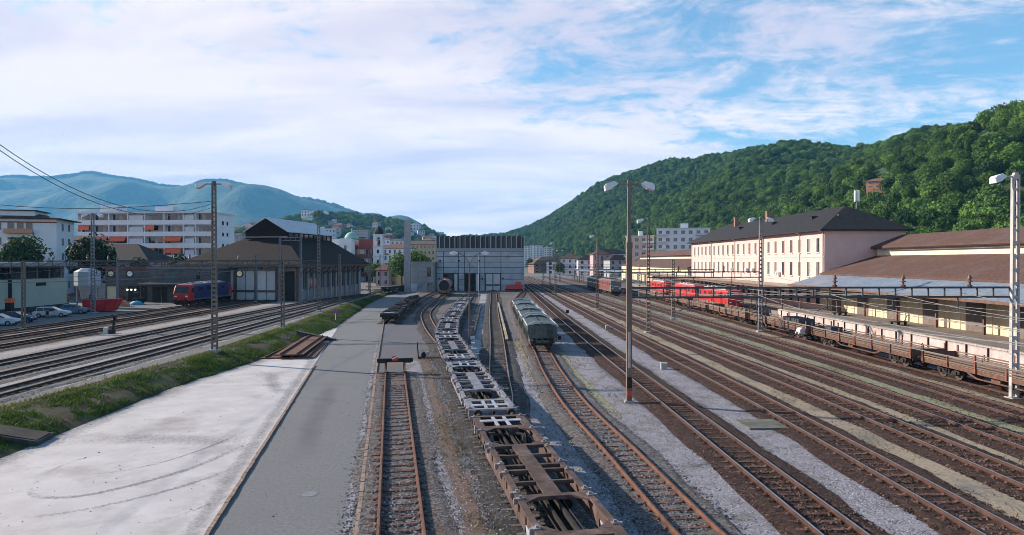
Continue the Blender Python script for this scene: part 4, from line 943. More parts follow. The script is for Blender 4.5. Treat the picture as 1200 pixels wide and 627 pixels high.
lamp_mast(-27.9, 83, 1.0, 10.0, 'short dark post in the embankment grass by the rusty rail panels', heads=0, w=(.34,.26))
lamp_mast(-58.0, 81, 1.0, 8.2, 'dark post beside the cars at the frame edge', heads=0, w=(.36,.30))
lamp_mast(-32.3, 128, 1.0, 9.6, 'short post by the engine shed, past the double-headed mast', heads=0, w=(.34,.26))
lamp_mast(-35.0, 168, .6, 11.0, 'dark post at the far corner of the engine shed', heads=0, w=(.4,.3))
lamp_mast(-40.5, 131, 1.0, 13.0, 'grey portal post in front of the engine shed corner', M_mastg, heads=0, w=(.34,.30))
lamp_mast(-44.5, 131, 1.0, 13.0, 'grey portal post nearer the engine shed doors', M_mastg, heads=0, w=(.34,.30))
for x, y, h, lb in ((-47.6,139.5,8.4,'thin grey post between the white engine shed doors'),(-51.8,138,9.6,'thin blue-grey post before the engine shed roof'),(-74,128,9.0,'thin post before the low dark workshop'),(-43.2,206,12,'dark post between the engine shed and bell tower'),(-38.5,215,10,'thin dark post beside the scrap heap'),(-46,238,11,'distant dark post left of the bell tower'),(28,150,8.5,'thin signal post beside the flat wagon train')):
    lamp_mast(x, y, zL(y) if x < -30 else 0, h, lb, M_mastg, heads=0, w=(.30,.24), group='plain posts')
# double-armed lamp post in front of the shed
r = thing('street_lamp', 'slim brown post with two curved arms in front of the grey shed', 'lamp post', (-4.7,75.5,0), 0)
p = MB().tub((0,0,0),(0,0,8.9),.10,.075,10).tub((0,0,0),(0,0,.5),.16,.16,10); p.build('post', M_mast, r)
for s in (-1,1):
    a = MB(); pts = [(0,8.8),(.15,9.2),(.5,9.75),(.95,10.0),(1.35,10.08)]
    for u, v in zip(pts, pts[1:]): a.tub((s*u[0],0,u[1]),(s*v[0],0,v[1]),.05,.045,8)
    a.build('arm', M_mast, r)
    h = MB().loft([[(s*1.3,-.10,10.02),(s*1.3,.10,10.02),(s*1.3,.10,10.2),(s*1.3,-.10,10.2)],[(s*1.7,-.2,9.92),(s*1.7,.2,9.92),(s*1.7,.17,10.3),(s*1.7,-.17,10.3)],[(s*2.2,-.16,9.96),(s*2.2,.16,9.96),(s*2.15,.08,10.2),(s*2.15,-.08,10.2)]]).build('lamp_head', M_head, r)
    MB().box(min(s*1.5,s*2.1),max(s*1.5,s*2.1),-.13,.13,9.88,9.93).build('lens', M_lens, h)
r = thing('thin_pole', 'thin pale pole standing before the second shed door', 'pole', (-7.3,150,0))
MB().tub((0,0,0),(0,0,10.2),.07,.05,8).tub((0,0,10.1),(0,0,10.3),.12,.12,8).tub((0,0,0),(0,0,.4),.14,.14,8).build('post', M_mastw, r)

def insul(root, x, z, y=0):
    MB().tub((x,y,z),(x,y,z+.12),.16,.16,8).tub((x,y,z+.12),(x,y,z+.5),.07,.07,8).tub((x,y,z+.30),(x,y,z+.38),.20,.14,10).tub((x,y,z+.5),(x,y,z+.75),.15,.06,10).build('insulator', M_insul, root)
def gantry(p, q, z, label, m, depth=.5, step=1.15, ins=(), drops=(), lattice=False):
    p, q = Vector(p), Vector(q); L = (q-p).length; a = math.atan2(q.y-p.y, q.x-p.x)
    r = thing('catenary_gantry', label, 'gantry', (p.x, p.y, z), a, 'overhead line gantries')
    MB().beam((0,0,0),(L,0,0),.16,.13).build('upper_chord', m, r); MB().beam((0,0,-depth),(L,0,-depth),.16,.13).build('lower_chord', m, r)
    n = int(L/step)
    for k in range(n+1):
        x = .1 + k*(L-.2)/n; MB().box(x-.04,x+.04,-.04,.04,-depth+.06,-.06).build('strut', m, r)
        if lattice and k < n:
            x2 = .1 + (k+1)*(L-.2)/n; MB().beam((x,0,-depth+.05),(x2,0,-.05),.05,.05).build('brace', m, r)
    for x in ins: insul(r, x, .07)
    for x in drops:
        d = MB().tub((x,0,-depth),(x,0,-depth-.9),.05,.05,6).tub((x-.7,0,-depth-.9),(x+.25,0,-depth-.55),.03,.03,6)
        d.build('dropper', m, r); 
    return r
M_gan = mat('dark_gantry_steel', (0.045,0.05,0.055), (0.09,0.095,0.10), 2, 0.7)
gantry((7.6,44.6), (33.2,45.4), 7.45, 'dark gantry across the main lines at the pale ladder mast', M_gan, .62, 1.1, (13.7,18.3,22.8), (4,8.5,13.2,17.6,22))
gantry((17.5,87.9), (32.3,88.9), 7.8, 'dark gantry between two masts before the pink building', M_gan, .7, 1.2, (4,10), (2.2,6,11))
gantry((16.4,131.3), (38.9,131.6), 7.6, 'far gantry over the tracks by the red locomotives', M_gan, .6, 1.6, (), (6,12,18))
gantry((9,200), (32,201), 7.4, 'distant gantry over the main lines past the old locomotive', M_gan, .6, 2.0, (), ())
gantry((-4+8,300), (45,302), 7.6, 'farthest thin gantry over the station throat', M_gan, .7, 2.5, (), ())
gantry((-84,80.5), (-27.9,83.3), 9.2, 'long lattice gantry over the upper yard from the frame edge', M_gan, .7, 1.6, (8,20,33,45), (24,34,46), True)
gantry((-70,107.8), (-31.4,111.3), 9.3, 'lattice gantry over the upper yard in front of the engine shed', M_gan, .7, 1.6, (6,16,26), (8,14,22,30), True)
gantry((-44.5,131.2), (-40.5,131.2), 13.7, 'small grey portal beam before the engine shed corner', M_mastg, .5, 1.0)
# signals hung under the gantry
M_sig_w = mat('white_signal_disc', (0.72,0.72,0.7), (0.82,0.82,0.8), 3, 0.5); M_sig_y = mat('cream_signal_disc', (0.70,0.58,0.32), (0.8,0.68,0.42), 3, 0.5); M_black = mat('black_paint', (0.010,0.010,0.011), (0.02,0.02,0.021), 3, 0.6)
for x, m, lb in ((-63.6,M_sig_y,'cream round signal disc on the gantry before the low workshop'),(-60.6,M_sig_w,'white round signal disc on the gantry next to the cream one'),(-43.2,M_sig_y,'cream round signal hung before the white engine shed doors')):
    r = thing('signal', lb, 'signal', (x, 108.2, 7.2), 0, 'round signals')
    MB().tub((0,.05,0),(0,.12,0),.62,.62,18).build('backplate', M_black, r); MB().tub((0,-.02,0),(0,.05,0),.42,.42,18).build('disc', m, r); MB().tub((0,.1,.3),(0,.1,1.5),.04,.04,6).build('hanger', M_black, r)

def wire(label, pts, rad=.022, m=None, group='overhead wires'):
    b = MB()
    for a, c in zip(pts, pts[1:]): b.tub(a, c, rad, rad, 5, False)
    o = b.build('overhead_wire', m or M_wire); tag(o, label, 'wire', group); return o
M_wire = mat('wire_metal', (0.10,0.11,0.11), (0.17,0.18,0.18), 3, 0.5, metal=0.4)
M_wire2 = mat('pale_wire_metal', (0.19,0.20,0.20), (0.28,0.28,0.28), 3, 0.5, metal=0.3)
def spanw(key, ys, zt, sag):
    pts = []
    for a, c in zip(ys, ys[1:]):
        for k in range(8):
            t = k/8; y = a+(c-a)*t; q = on(key, s_at(key, y)); pts.append((q.x, y, zt - sag*4*t*(1-t)))
    q = on(key, s_at(key, ys[-1])); pts.append((q.x, ys[-1], zt)); return pts
for key, lb in (('R3','second main line'),('R4','third main line'),('R5','fourth main line'),('R6','fifth main line'),('R8','flat wagon train')):
    wire('carrying wire hanging along the tracks over the %s' % lb, spanw(key, (16,45,88,131,200), 7.05, .75), .02, M_wire2)
    wire('contact wire stretched under the carrying wire over the %s' % lb, spanw(key, (16,45,88,131,200), 5.75, .08), .018, M_wire2)
for key, lb in (('T1','embankment track'),('T3','third upper track'),('T5','ground signal track')):
    wire('carrying wire along the upper yard over the %s' % lb, [(a, b_, c+.9) for a, b_, c in spanw(key, (30,82,110,140), 7.4, .6)], .02)
Z = lambda t, o: 14.5 + o - 10.7*t + 21.7*t*t
wire('upper of two long sagging wires rising to the upper frame edge', [(-27-7*t, 62-32*t, min(Z(t,.0), 25.4)) for t in np.linspace(0,1,26)], .026)
wire('lower of two long sagging wires rising to the upper frame edge', [(-27-7*t, 62-32*t, min(Z(t,-.35), 25.2)) for t in np.linspace(0,1,26)], .026)
wire('level wire running from the embankment mast to the frame edge', [(-27-30*t, 62+1*t, 14.65 + 1.0*t - 1.1*math.sin(t*math.pi)) for t in np.linspace(0,1,14)], .03)
# ================================================================= small yard things
# buffer stop at the end of the short siding
P0, S0 = arc('C0'); e = P0[-1]; t0 = (P0[-1]-P0[-4]).normalized(); rz0 = math.atan2(-t0.x, t0.y)
r = thing('buffer_stop', 'dark buffer stop with a small red and white plate at the rusty siding end', 'buffer stop', (e.x, e.y, 0), rz0)
MB().box(-1.45,1.45,-.14,.14,.92,1.22).build('beam', M_dark, r)
for s in (-1,1):
    MB().beam((s*.75,.2,1.0),(s*.75,-1.6,.30),.12,.14).build('brace', M_rust_rail, r); MB().box(s*.75-.09,s*.75+.09,-.02,.16,.25,.95).build('upright', M_dark, r)
    MB().box(s*1.05-.26,s*1.05+.26,-.36,-.142,.88,1.26).build('pad', M_black, r)
sg = MB().box(-.22,.22,-.19,-.16,1.06,1.42).build('warning_plate', mat('plate_red', (0.55,0.04,0.035), (0.62,0.06,0.05), 3, 0.5), r)
MB().prism([(-.22,1.14),(-.22,1.24),(.14,1.42),(.22,1.42),(.22,1.36)], -.195, -.19, 'y').build('white_bar', M_sig_w, sg)
# point lever
g0 = GP(494,420)
r = thing('point_lever', 'black point lever on its stand beside the container wagons', 'lever', (g0.x, g0.y, 0), .1)
MB().box(-.35,.35,-.3,.3,0,.18).build('base_plate', M_black, r); MB().beam((-.3,0,.1),(-.42,0,1.5),.10,.10).build('lever', M_black, r)
MB().tub((.2,-.1,.35),(.2,.1,.35),.25,.25,12).build('counterweight', M_black, r); MB().tub((.55,-.12,.45),(.55,.1,.45),.18,.18,12).build('disc', M_wpatch, r); MB().beam((.3,0,.12),(3.0,-.4,.10),.08,.06).build('rod', M_dark, r)
# small ground signal in the upper yard
g0 = GP(131,391,1.0)
r = thing('ground_signal', 'small black ground signal with a white lamp box in the upper yard', 'signal', (g0.x, g0.y, 1.0), .3)
MB().box(-.3,.3,-.25,.25,0,.5).build('box', M_black, r); MB().beam((.1,0,.4),(.25,0,1.9),.22,.2).build('post', M_black, r); MB().box(-.85,-.4,-.25,.2,0,.7).build('lamp_box', mat('pale_green_box', (0.35,0.45,0.42), (0.5,0.58,0.55), 3, 0.5), r); MB().box(.1,.42,-.18,.18,1.6,2.0).build('signal_head', M_black, r)
# rusty track panels on the pad
M_prust = mat('panel_rust', (0.10,0.042,0.028), (0.19,0.09,0.06), 3, 0.85, 0.4, 20, rand=0.2)
def panel(loc, rz, n, L, label, z=0):
    r = thing('rusty_rails', label, 'scrap rails', (loc[0], loc[1], z), rz, 'rusty track panels on the concrete')
    for k in range(n): MB().box(-1.3,1.3,-L/2+.3+k*(L-.6)/(n-1)-.12,-L/2+.3+k*(L-.6)/(n-1)+.12,0,.12).build('sleeper', M_prust, r)
    for x in (-.75,.75): MB().box(x-.07,x+.07,-L/2,L/2,.12,.14).box(x-.015,x+.015,-L/2,L/2,.14,.22).box(x-.04,x+.04,-L/2,L/2,.22,.27).build('rail', M_prust, r)
    MB().box(-1.32,1.32,-L/2+.1,L/2-.1,.01,.115).build('base_sheet', M_prust, r)
panel((-22.9,71.5,0), R(4), 14, 15, 'rusty track panel lying flat against the grass edge', .012)
panel((-21.9,71.8,0), R(7), 14, 16, 'rusty track panel lying askew on top of the other', .33)
panel((-20.9,70.0,0), R(9), 12, 12, 'rusty track panel at the bottom by the road edge', .016)
# purple marker on the embankment, rubble box at the frame edge, dark culvert
g0 = GP(393,374,.6)
r = thing('marker_post', 'small purple disc sign on a white post in the embankment grass', 'sign', (g0.x, g0.y, .45), 0)
MB().tub((0,0,0),(0,0,1.0),.06,.06,8).build('post', M_sig_w, r); MB().tub((0,-.03,1.25),(0,.03,1.25),.36,.36,16).build('disc', mat('purple_disc', (0.30,0.04,0.28), (0.4,0.07,0.36), 3, 0.5), r)
g0 = GP(4,528)
r = thing('concrete_hatch', 'dark sloping concrete hatch at the foot of the embankment', 'hatch', (g0.x-.6, g0.y+1.2, 0), .2)
MB().prism([(-1.6,0),(1.6,0),(1.6,.25),(-1.6,.95)], -.9, .9, 'y').build('body', mat('dark_concrete', (0.03,0.03,0.03), (0.07,0.07,0.068), 2, 0.9, 0.4, 15), r); MB().prism([(-1.5,.955),(-1.5,.99),(1.5,.30),(1.5,.262)], -.75, .75, 'y').build('lid', M_dark, r)
g0 = GP(372,398,.4)
r = thing('culvert_wall', 'dark concrete wing wall crossing the embankment grass', 'wall', (g0.x-1.0, g0.y+3, 0), R(-12))
MB().prism([(-2.4,.1),(2.4,-.05),(2.4,.12),(-2.4,.95)], -.25, .25, 'y').build('wall', MATS['dark_concrete'], r); MB().prism([(-2.4,.95),(2.4,.12),(2.4,.18),(-2.4,1.03)], -.30, .30, 'y').build('coping', MATS['dark_concrete'], r)
# cover slab between main lines, manholes
g0 = GP(893,499); r = thing('cable_cover', 'flat mossy cable cover slab between the main lines', 'cover slab', (g0.x, g0.y, .01), .05)
for k in range(3): MB().box(-1.1,1.1,-1.05+k*.7,-.38+k*.7,0,.10).build('slab', mat('mossy_slab', (0.085,0.085,0.07), (0.14,0.14,0.115), 3, 0.9, 0.3, 20, rand=.2), r)
g0 = GP(362,580); r = thing('manhole', 'round iron manhole cover in the asphalt road', 'manhole cover', (g0.x, g0.y, .008))
MB().tub((0,0,0),(0,0,.006),.36,.36,24).build('ring', M_asphalt, r); MB().tub((0,0,.006),(0,0,.010),.30,.30,24).build('lid', M_mastg, r)
# long timber baulk and pit edge before the shed
r = thing('pit_edge', 'long dark timber edging beside the concrete lane before the shed', 'edging', (-4.7,81,0), 0)
for k in range(12):
    x, y = -1.8*k/12, 60*k/12; MB().beam((x,y,.22),(x-.15,y+4.9,.22),.42,.40).build('timber', M_fdark, r)
MB().box(-.3,.3,-.5,-.1,.02,.35).build('end_marker', M_sig_w, r)
r = thing('guard_timber', 'pale yellowish timber guard beside the thin straight siding', 'edging', (-.55,78,0), 0)
for k in range(14): MB().beam((-2.4*k/14-.02,92*k/14*.75,.16),(-2.4*(k+1)/14,92*(k+1)/14*.75-.1,.16),.30,.25).build('timber', mat('pale_timber', (0.28,0.23,0.15), (0.4,0.34,0.24), 3, 0.9, rand=.2), r)
r = thing('snow_plough', 'small red track plough parked by the shed corner', 'plough', (0.6,205.5,0), 0)
MB().loft([[(-2.6,-.9,.8),(2.6,-.9,.8),(2.6,.9,.8),(-2.6,.9,.8)],[(-2.2,-.7,2.1),(2.6,-.7,2.1),(2.6,.7,2.1),(-2.2,.7,2.1)]]).build('body', M_locred, r); MB().box(-2.7,2.7,-1,1,.4,.8).build('underframe', M_dark, r); MB().loft([[(.3,-.7,2.1),(2.2,-.7,2.1),(2.2,.7,2.1),(.3,.7,2.1)],[(.5,-.6,3.0),(2.1,-.6,3.0),(2.1,.6,3.0),(.5,.6,3.0)]]).build('cab', M_redbox, r)
r.rotation_euler = (0,0,.0)
for k, (px, py, lb) in enumerate(((665,367,'small dark relay cabinet behind the hopper wagons'),(778,433,'small pale signal box in the gravel between main lines'),(712,386,'pale point motor beside the tall lamp mast'))):
    g0 = GP(px, py); r = thing('track_cabinet', lb, 'cabinet', (g0.x, g0.y, 0), 0, 'trackside cabinets')
    MB().box(-.25,.25,-.22,.22,0,.5).build('body', M_dark if k == 0 else M_conc, r); MB().box(-.28,.28,-.25,.25,.5,.56).build('lid', M_dark if k == 0 else M_mastw, r)
# ================================================================= buildings, right-hand side
def wall_plaster(name, c, var=.12, c3=None): return mat(name, tuple(x*(1-var) for x in c), tuple(min(1,x*(1+var*.4)) for x in c), .5, .9, .15, 12, c3=c3, s3=.25, t3=(.56,.75), detail=7)
M_pinkw = wall_plaster('pink_plaster', (0.60,0.425,0.395), .10, (0.52,0.365,0.335))
M_cream = wall_plaster('cream_plaster', (0.62,0.52,0.36), .12)
M_white = wall_plaster('white_plaster', (0.66,0.67,0.70), .08)
M_offw = wall_plaster('offwhite_plaster', (0.55,0.56,0.60), .08)
M_trim = mat('pale_trim', (0.60,0.54,0.50), (0.70,0.64,0.60), 2, 0.8)
M_roof_b = mat('black_slate_roof', (0.010,0.008,0.008), (0.030,0.025,0.025), 1.5, 0.75, 0.6, 6, rowz=('Z',3.2), rowv=.35, bdist=.05)
M_roof_r = mat('brown_tile_roof', (0.075,0.036,0.027), (0.165,0.09,0.068), 3.5, 0.9, 0.7, 8, c3=(0.13,0.085,0.07), s3=0.25, rowz=('Z',4.5), rowv=.35, bdist=.05, detail=8)
M_roof_d = mat('dark_tile_roof', (0.016,0.012,0.012), (0.042,0.033,0.031), 2.5, 0.85, 0.6, 8, rowz=('Z',4.0), rowv=.3, bdist=.05)
M_tin = mat('bluish_sheet_roof', (0.13,0.165,0.215), (0.23,0.28,0.35), 2.0, 0.55, 0.5, 5, rowz=('Y',2.4), rowv=.25, c3=(0.25,0.26,0.28), s3=0.3, bdist=.04)
M_shut = mat('dark_shutter', (0.045,0.035,0.032), (0.085,0.065,0.058), 3, 0.7, rand=.3)
M_frame = mat('window_frame', (0.30,0.28,0.27), (0.4,0.38,0.37), 3, 0.6)
M_brown = mat('brown_timber', (0.10,0.055,0.04), (0.17,0.10,0.075), 3, 0.85, 0.3, 15, rand=.2)
WIN = {}
def window(parent, x, z, w, h, y=0.0, rot=0.0, m=None, frame=None, sill=True, deep=.06, name='window', pane=True, base=None):
    """framed window on a facade whose outside is local -Y at rotation rot"""
    key = (round(w,2), round(h,2), (m or M_glass).name, (frame or M_frame).name, sill)
    if key not in WIN:
        f = MB(); t = min(.09, w*.09)
        f.box(-w/2-t,-w/2,-deep,.02,-t,h+t).box(w/2,w/2+t,-deep,.02,-t,h+t).box(-w/2,w/2,-deep,.02,h,h+t).box(-w/2,w/2,-deep,.02,-t,0)
        f.box(-.025,.025,-deep*.7,.02,0,h)
        if sill: f.box(-w/2-.15,w/2+.15,-deep-.12,.0,-t-.09,-t)
        WIN[key] = (f.mesh('window', frame or M_frame), MB().box(-w/2,w/2,-.012,.01,0,h).mesh('pane', m or M_glass))
    a, b = WIN[key]; o = inst(name, a, parent, base or (x, y, z), (0,0,rot))
    if base: o.location = base
    inst('pane', b, o); return o
def hip_roof(parent, x0, x1, y0, y1, z, rise, over, m, inset=None, name='roof', thick=.18):
    """hipped roof over a rectangle, ridge along the longer side"""
    X0, X1, Y0, Y1 = x0-over, x1+over, y0-over, y1+over; b = MB()
    if (X1-X0) >= (Y1-Y0): i = (Y1-Y0)/2 if inset is None else inset; r1, r2 = (X0+i,(Y0+Y1)/2,z+rise), (X1-i,(Y0+Y1)/2,z+rise)
    else: i = (X1-X0)/2 if inset is None else inset; r1, r2 = ((X0+X1)/2,Y0+i,z+rise), ((X0+X1)/2,Y1-i,z+rise)
    vs = [(X0,Y0,z-thick),(X1,Y0,z-thick),(X1,Y1,z-thick),(X0,Y1,z-thick),(X0,Y0,z),(X1,Y0,z),(X1,Y1,z),(X0,Y1,z),r1,r2]
    if (X1-X0) >= (Y1-Y0): fs = [(4,5,9,8),(6,7,8,9),(5,6,9),(7,4,8)]
    else: fs = [(4,5,8),(5,6,9,8),(6,7,9),(7,4,8,9)]
    b.add(vs, fs + [(3,2,1,0),(0,1,5,4),(1,2,6,5),(2,3,7,6),(3,0,4,7)]); return b.build(name, m, parent)
def gable_roof(parent, x0, x1, y0, y1, z, rise, over, m, name='roof', t=.2):
    """ridge along local x"""
    Y0, Y1, X0, X1 = y0-over, y1+over, x0-over, x1+over; ym = (y0+y1)/2; k = rise/((y1-y0)/2); zo = z - k*over
    b = MB().prism([(Y0,zo),(ym,z+rise),(Y1,zo),(Y1,zo+t),(ym,z+rise+t),(Y0,zo+t)], X0, X1, 'x'); return b.build(name, m, parent)
# ---- pink station building (facade looks over the tracks)
PB = thing('station_building', 'long two-storey pink station building with black hipped roof', 'building', (52,113.7,0), R(-90))
DP = 13.6
MB().box(-84,0,0,DP,0,14.3).build('wall', M_pinkw, PB)
rf_ = hip_roof(PB, -84, 0, 0, DP, 14.45, 4.5, 1.1, M_roof_b)
MB().box(-84.9,.9,-.95,-.80,14.28,14.44).build('gutter', M_trim, PB); MB().box(.80,.95,-.80,DP+.8,14.28,14.44).build('gutter', M_dark, PB)
MB().box(-84.05,.05,-.06,-.002,9.85,10.05).build('string_course', M_pinkw, PB)
for k in range(22):
    x = -2.3 - k*3.72
    for z, hgt in ((10.75,2.35),(6.55,2.5)):
        w = window(PB, x, z, 1.05, hgt, 0, 0, M_shut if rnd.random() < .7 else M_glass, M_trim)
    window(PB, x, 2.0, 1.15, 2.4, 0, 0, M_glass, M_brown, False)
for x in (-.35,-9.6,-27.4,-45.5,-64,-83.4): MB().tub((x,-.12,4.0),(x,-.12,14.1),.09,.09,8).tub((x,-.12,14.1),(x,-.85,14.3),.09,.09,8).build('downpipe', mat('cream_pipe', (0.55,0.46,0.36), (0.65,0.56,0.46), 3, 0.6), PB)
for x, s in ((-40,1.0),(-62,.8)):
    MB().box(x-.5,x+.5,5.2,6.2,17.6,20.2).box(x-.6,x+.6,5.1,6.3,20.2,20.45).build('chimney', mat('brick_chimney', (0.20,0.11,0.085), (0.30,0.185,0.14), 4, 0.9, 0.4, 20), rf_)
for k in range(16): MB().box(-78+k*4.9-.5,-78+k*4.9+.5,2.55,2.60,16.42,16.48).build('snow_guard', M_mastw, rf_)
for k in range(20): MB().box(-82+k*4.15-.35,-82+k*4.15+.35,3.75,3.80,17.05,17.13).build('snow_guard', M_mastw, rf_)
for x in (-12,-31,-52): MB().box(x-.45,x+.45,3.0,4.0,16.55,17.35).box(x-.55,x+.55,2.9,4.1,17.35,17.43).build('roof_hatch', M_roof_d, rf_)
an = thing('roof_antenna', 'white cylindrical antenna cluster on the station roof ridge', 'antenna', (60.2,119.3,18.4))
MB().tub((0,0,0),(0,0,1.3),.12,.12,8).build('pole', M_mastg, an)
for k in range(4): a = k*math.pi/2+.4; MB().tub((.34*math.cos(a),.34*math.sin(a),1.2),(.34*math.cos(a),.34*math.sin(a),3.1),.20,.20,10).build('antenna_element', M_sig_w, an)
MB().tub((0,0,3.1),(0,0,3.4),.07,.05,6).build('tip', M_mastg, an)
for x, z in ((-33,6.9),(-37,6.9),(-47,6.9),(-19,6.4)):
    a = thing('air_conditioner', 'white air conditioner box %s on the pink facade' % {-19:'nearest the goods shed',-33:'just before the middle',-37:'at the middle',-47:'farthest up'}[x], 'air conditioner', (51.7,113.7-(-x)*-1 if False else 113.7+(-x),z), 0, 'air conditioners on the pink facade')
    MB().box(-.3,.28,-.5,.5,0,.75).build('casing', M_sig_w, a); MB().tub((-.31,0,.38),(-.3,0,.38),.28,.28,14).build('fan_grille', M_mastg, a)
# ---- goods shed with clerestory roof and canopy
def goods_shed(name, label, x0, y0, y1, zc=1.0, canopy=True):
    r = thing(name, label, 'goods shed', (x0, y0, 0), R(-90)); L = y1-y0; lo, hi = -L, 0.0   # local x: 0 near .. -L far
    MB().box(lo,hi,0,27,0,7.0).build('wall', M_cream, r)
    MB().prism([(-.35,6.95),(9.6,10.05),(9.6,10.3),(-.35,7.2)], lo-.3, hi+.3, 'x').build('lower_roof', M_roof_r, r)
    MB().prism([(27.4,6.95),(17.4,10.05),(17.4,10.3),(27.4,7.2)], lo-.3, hi+.3, 'x').build('lower_roof', M_roof_r, r)
    MB().box(lo,hi,9.0,18.0,6.9,11.5).build('clerestory_wall', mat('pale_clerestory', (0.62,0.54,0.40), (0.72,0.66,0.56), 1.0, 0.8, rowz=('Y',1.3), rowv=.10), r)
    MB().prism([(8.2,11.35),(13.5,13.35),(18.8,11.35),(18.8,11.6),(13.5,13.6),(8.2,11.6)], lo-.6, hi+.6, 'x').build('upper_roof', M_roof_r, r)
    MB().box(lo,hi,8.0,8.15,11.2,11.36).build('fascia', M_roof_d, r)
    return r, lo, hi
GS, lo, hi = goods_shed('goods_shed', 'long goods shed with brown tiled roof, clerestory and blue-grey canopy', 51.5, 5, 113.2)
GS.location = (51.5, 5, 0); # local x runs towards the viewer, so shift: far end at y = 113.2
GS.location.y = 5; 
for ch in list(GS.children): ch.location.x = 0
MB().prism([(-5.6,5.25),(.1,6.98),(.1,7.06),(-5.6,5.36)], lo-.0, hi, 'x').build('canopy', M_tin, GS)
MB().box(lo,hi,-5.72,-5.6,5.10,5.40).build('canopy_fascia', M_brown, GS)
for k in range(26):
    x = hi - 2.0 - k*4.1; b_ = MB().beam((x,-5.5,5.15),(x,-.05,6.78),.14,.22); b_.build('rafter', M_brown, GS)
    if k % 2 == 0:
        pst = MB().box(x-.11,x+.11,-1.35,-1.13,1.35,6.3); pst.build('canopy_post', M_brown, GS)
        for s in (-1,1): MB().beam((x,-1.24,4.6),(x,-1.24+s*1.2,6.0),.09,.09).build('bracket', M_brown, GS)
M_sdoor = mat('dull_brown_door', (0.15,0.115,0.10), (0.22,0.18,0.155), 2, 0.85, rowz=('Y',3.0), rowv=.3)
for k in range(13):
    x = hi - 6 - k*8.1
    d = MB().box(x-1.5,x+1.5,-.10,-.004,1.36,4.6); d.build('sliding_door', M_sdoor, GS); MB().box(x-3.0,x+1.7,-.14,-.005,4.62,4.74).build('door_rail', M_brown, GS)
    for q in (-2.6,2.6): MB().box(x+q-.17,x+q+.17,-.07,-.003,1.36,6.6).build('pilaster', M_cream, GS)
# platform
PF = thing('goods_platform', None, None, (0,0,0), 0, kind='structure')
MB().box(43.7,51.5,4,112,0,1.28).build('platform_body', mat('platform_wall', (0.36,0.30,0.28), (0.52,0.46,0.44), 1.2, 0.9, 0.3, 12, c3=(0.38,0.25,0.20), s3=0.5, t3=(.54,.7)), PF)
M_plat = mat('platform_surface', (0.15,0.13,0.115), (0.24,0.21,0.185), 2, 0.9, 0.3, 20, c3=(0.18,0.13,0.11), s3=0.3)
MB().box(44.0,51.48,4.1,111.9,1.28,1.34).build('platform_paving', M_plat, PF)
ES = MB().box(-.14,.3,-.985,.985,0,.16).mesh('edge_stone', mat('pale_edge_stone', (0.30,0.25,0.225), (0.44,0.385,0.355), 2.5, 0.9, 0.3, 15, rand=.18))
for k in range(54): inst('edge_stone', ES, PF, (43.75, 5+2*k, 1.22))
PLM = MB().box(-.06,.10,-.05,.05,.0,1.22).mesh('joint_post', M_dark)
for k in range(36): inst('joint_post', PLM, PF, (43.62, 5.5+3*k, 0))
for d_, lb in ((62,'pair of dark wheels standing on the goods platform'),(84,'dark hand trolley on the goods platform by the pink wall'),(99,'dark crate pile on the platform beside the pink building')):
    r = thing('platform_cart', lb, 'cart', (47.6,d_,1.34), .4, 'carts on the goods platform')
    MB().box(-1.0,1.0,-.5,.5,.35,.45).build('deck', M_dark, r); MB().beam((1.0,0,.4),(1.5,0,1.1),.06,.06).build('handle', M_dark, r)
    for s in (-1,1):
        for q in (-.6,.6): MB().tub((q,s*.42,.22),(q,s*.5,.22),.22,.22,12).build('wheel', M_black, r)
# station platform roof in front of the pink building
SP = thing('platform_roof', 'long flat beige platform roof in front of the pink station', 'platform roof', (46.5,108,0))
MB().box(-2.6,4.6,0,150,4.75,5.05).build('roof_slab', mat('beige_roof_felt', (0.30,0.24,0.18), (0.42,0.35,0.27), 1, 0.9), SP); MB().box(-2.72,-2.6,0,150,4.6,5.1).build('fascia', M_brown, SP)
for k in range(20): MB().tub((0,2+7.5*k,.9),(0,2+7.5*k,4.75),.13,.11,8).build('column', M_brown, SP)
MB().box(-2.2,5.4,-2,152,0,.85).build('platform', M_plat, SP)
# blue-grey canopies further up the line
for x, y0, y1, lb in ((30,285,340,'far grey platform canopy beside the old locomotives'),(40,262,330,'far blue-grey sheet canopy before the second goods shed')):
    r = thing('platform_roof', lb, 'platform roof', (x,y0,0)); MB().prism([(-4.2,5.3),(0,4.8),(4.2,5.3),(4.2,5.45),(0,4.95),(-4.2,5.45)],0,y1-y0,'y').build('roof_slab', M_tin, r)
    for k in range(7): MB().tub((0,3+8*k,0),(0,3+8*k,4.9),.15,.12,8).build('column', M_dark, r)
# ---- second goods shed beyond the station
G2, lo2, hi2 = goods_shed('goods_shed', 'distant second goods shed with brown roof beyond the pink station', 53, 206, 330)
for ch in list(G2.children): ch.location.x = 0
for k in range(8): MB().box(-6-k*15-1.5,-6-k*15+1.5,-.08,-.004,1.3,4.5).build('sliding_door', M_sdoor, G2)
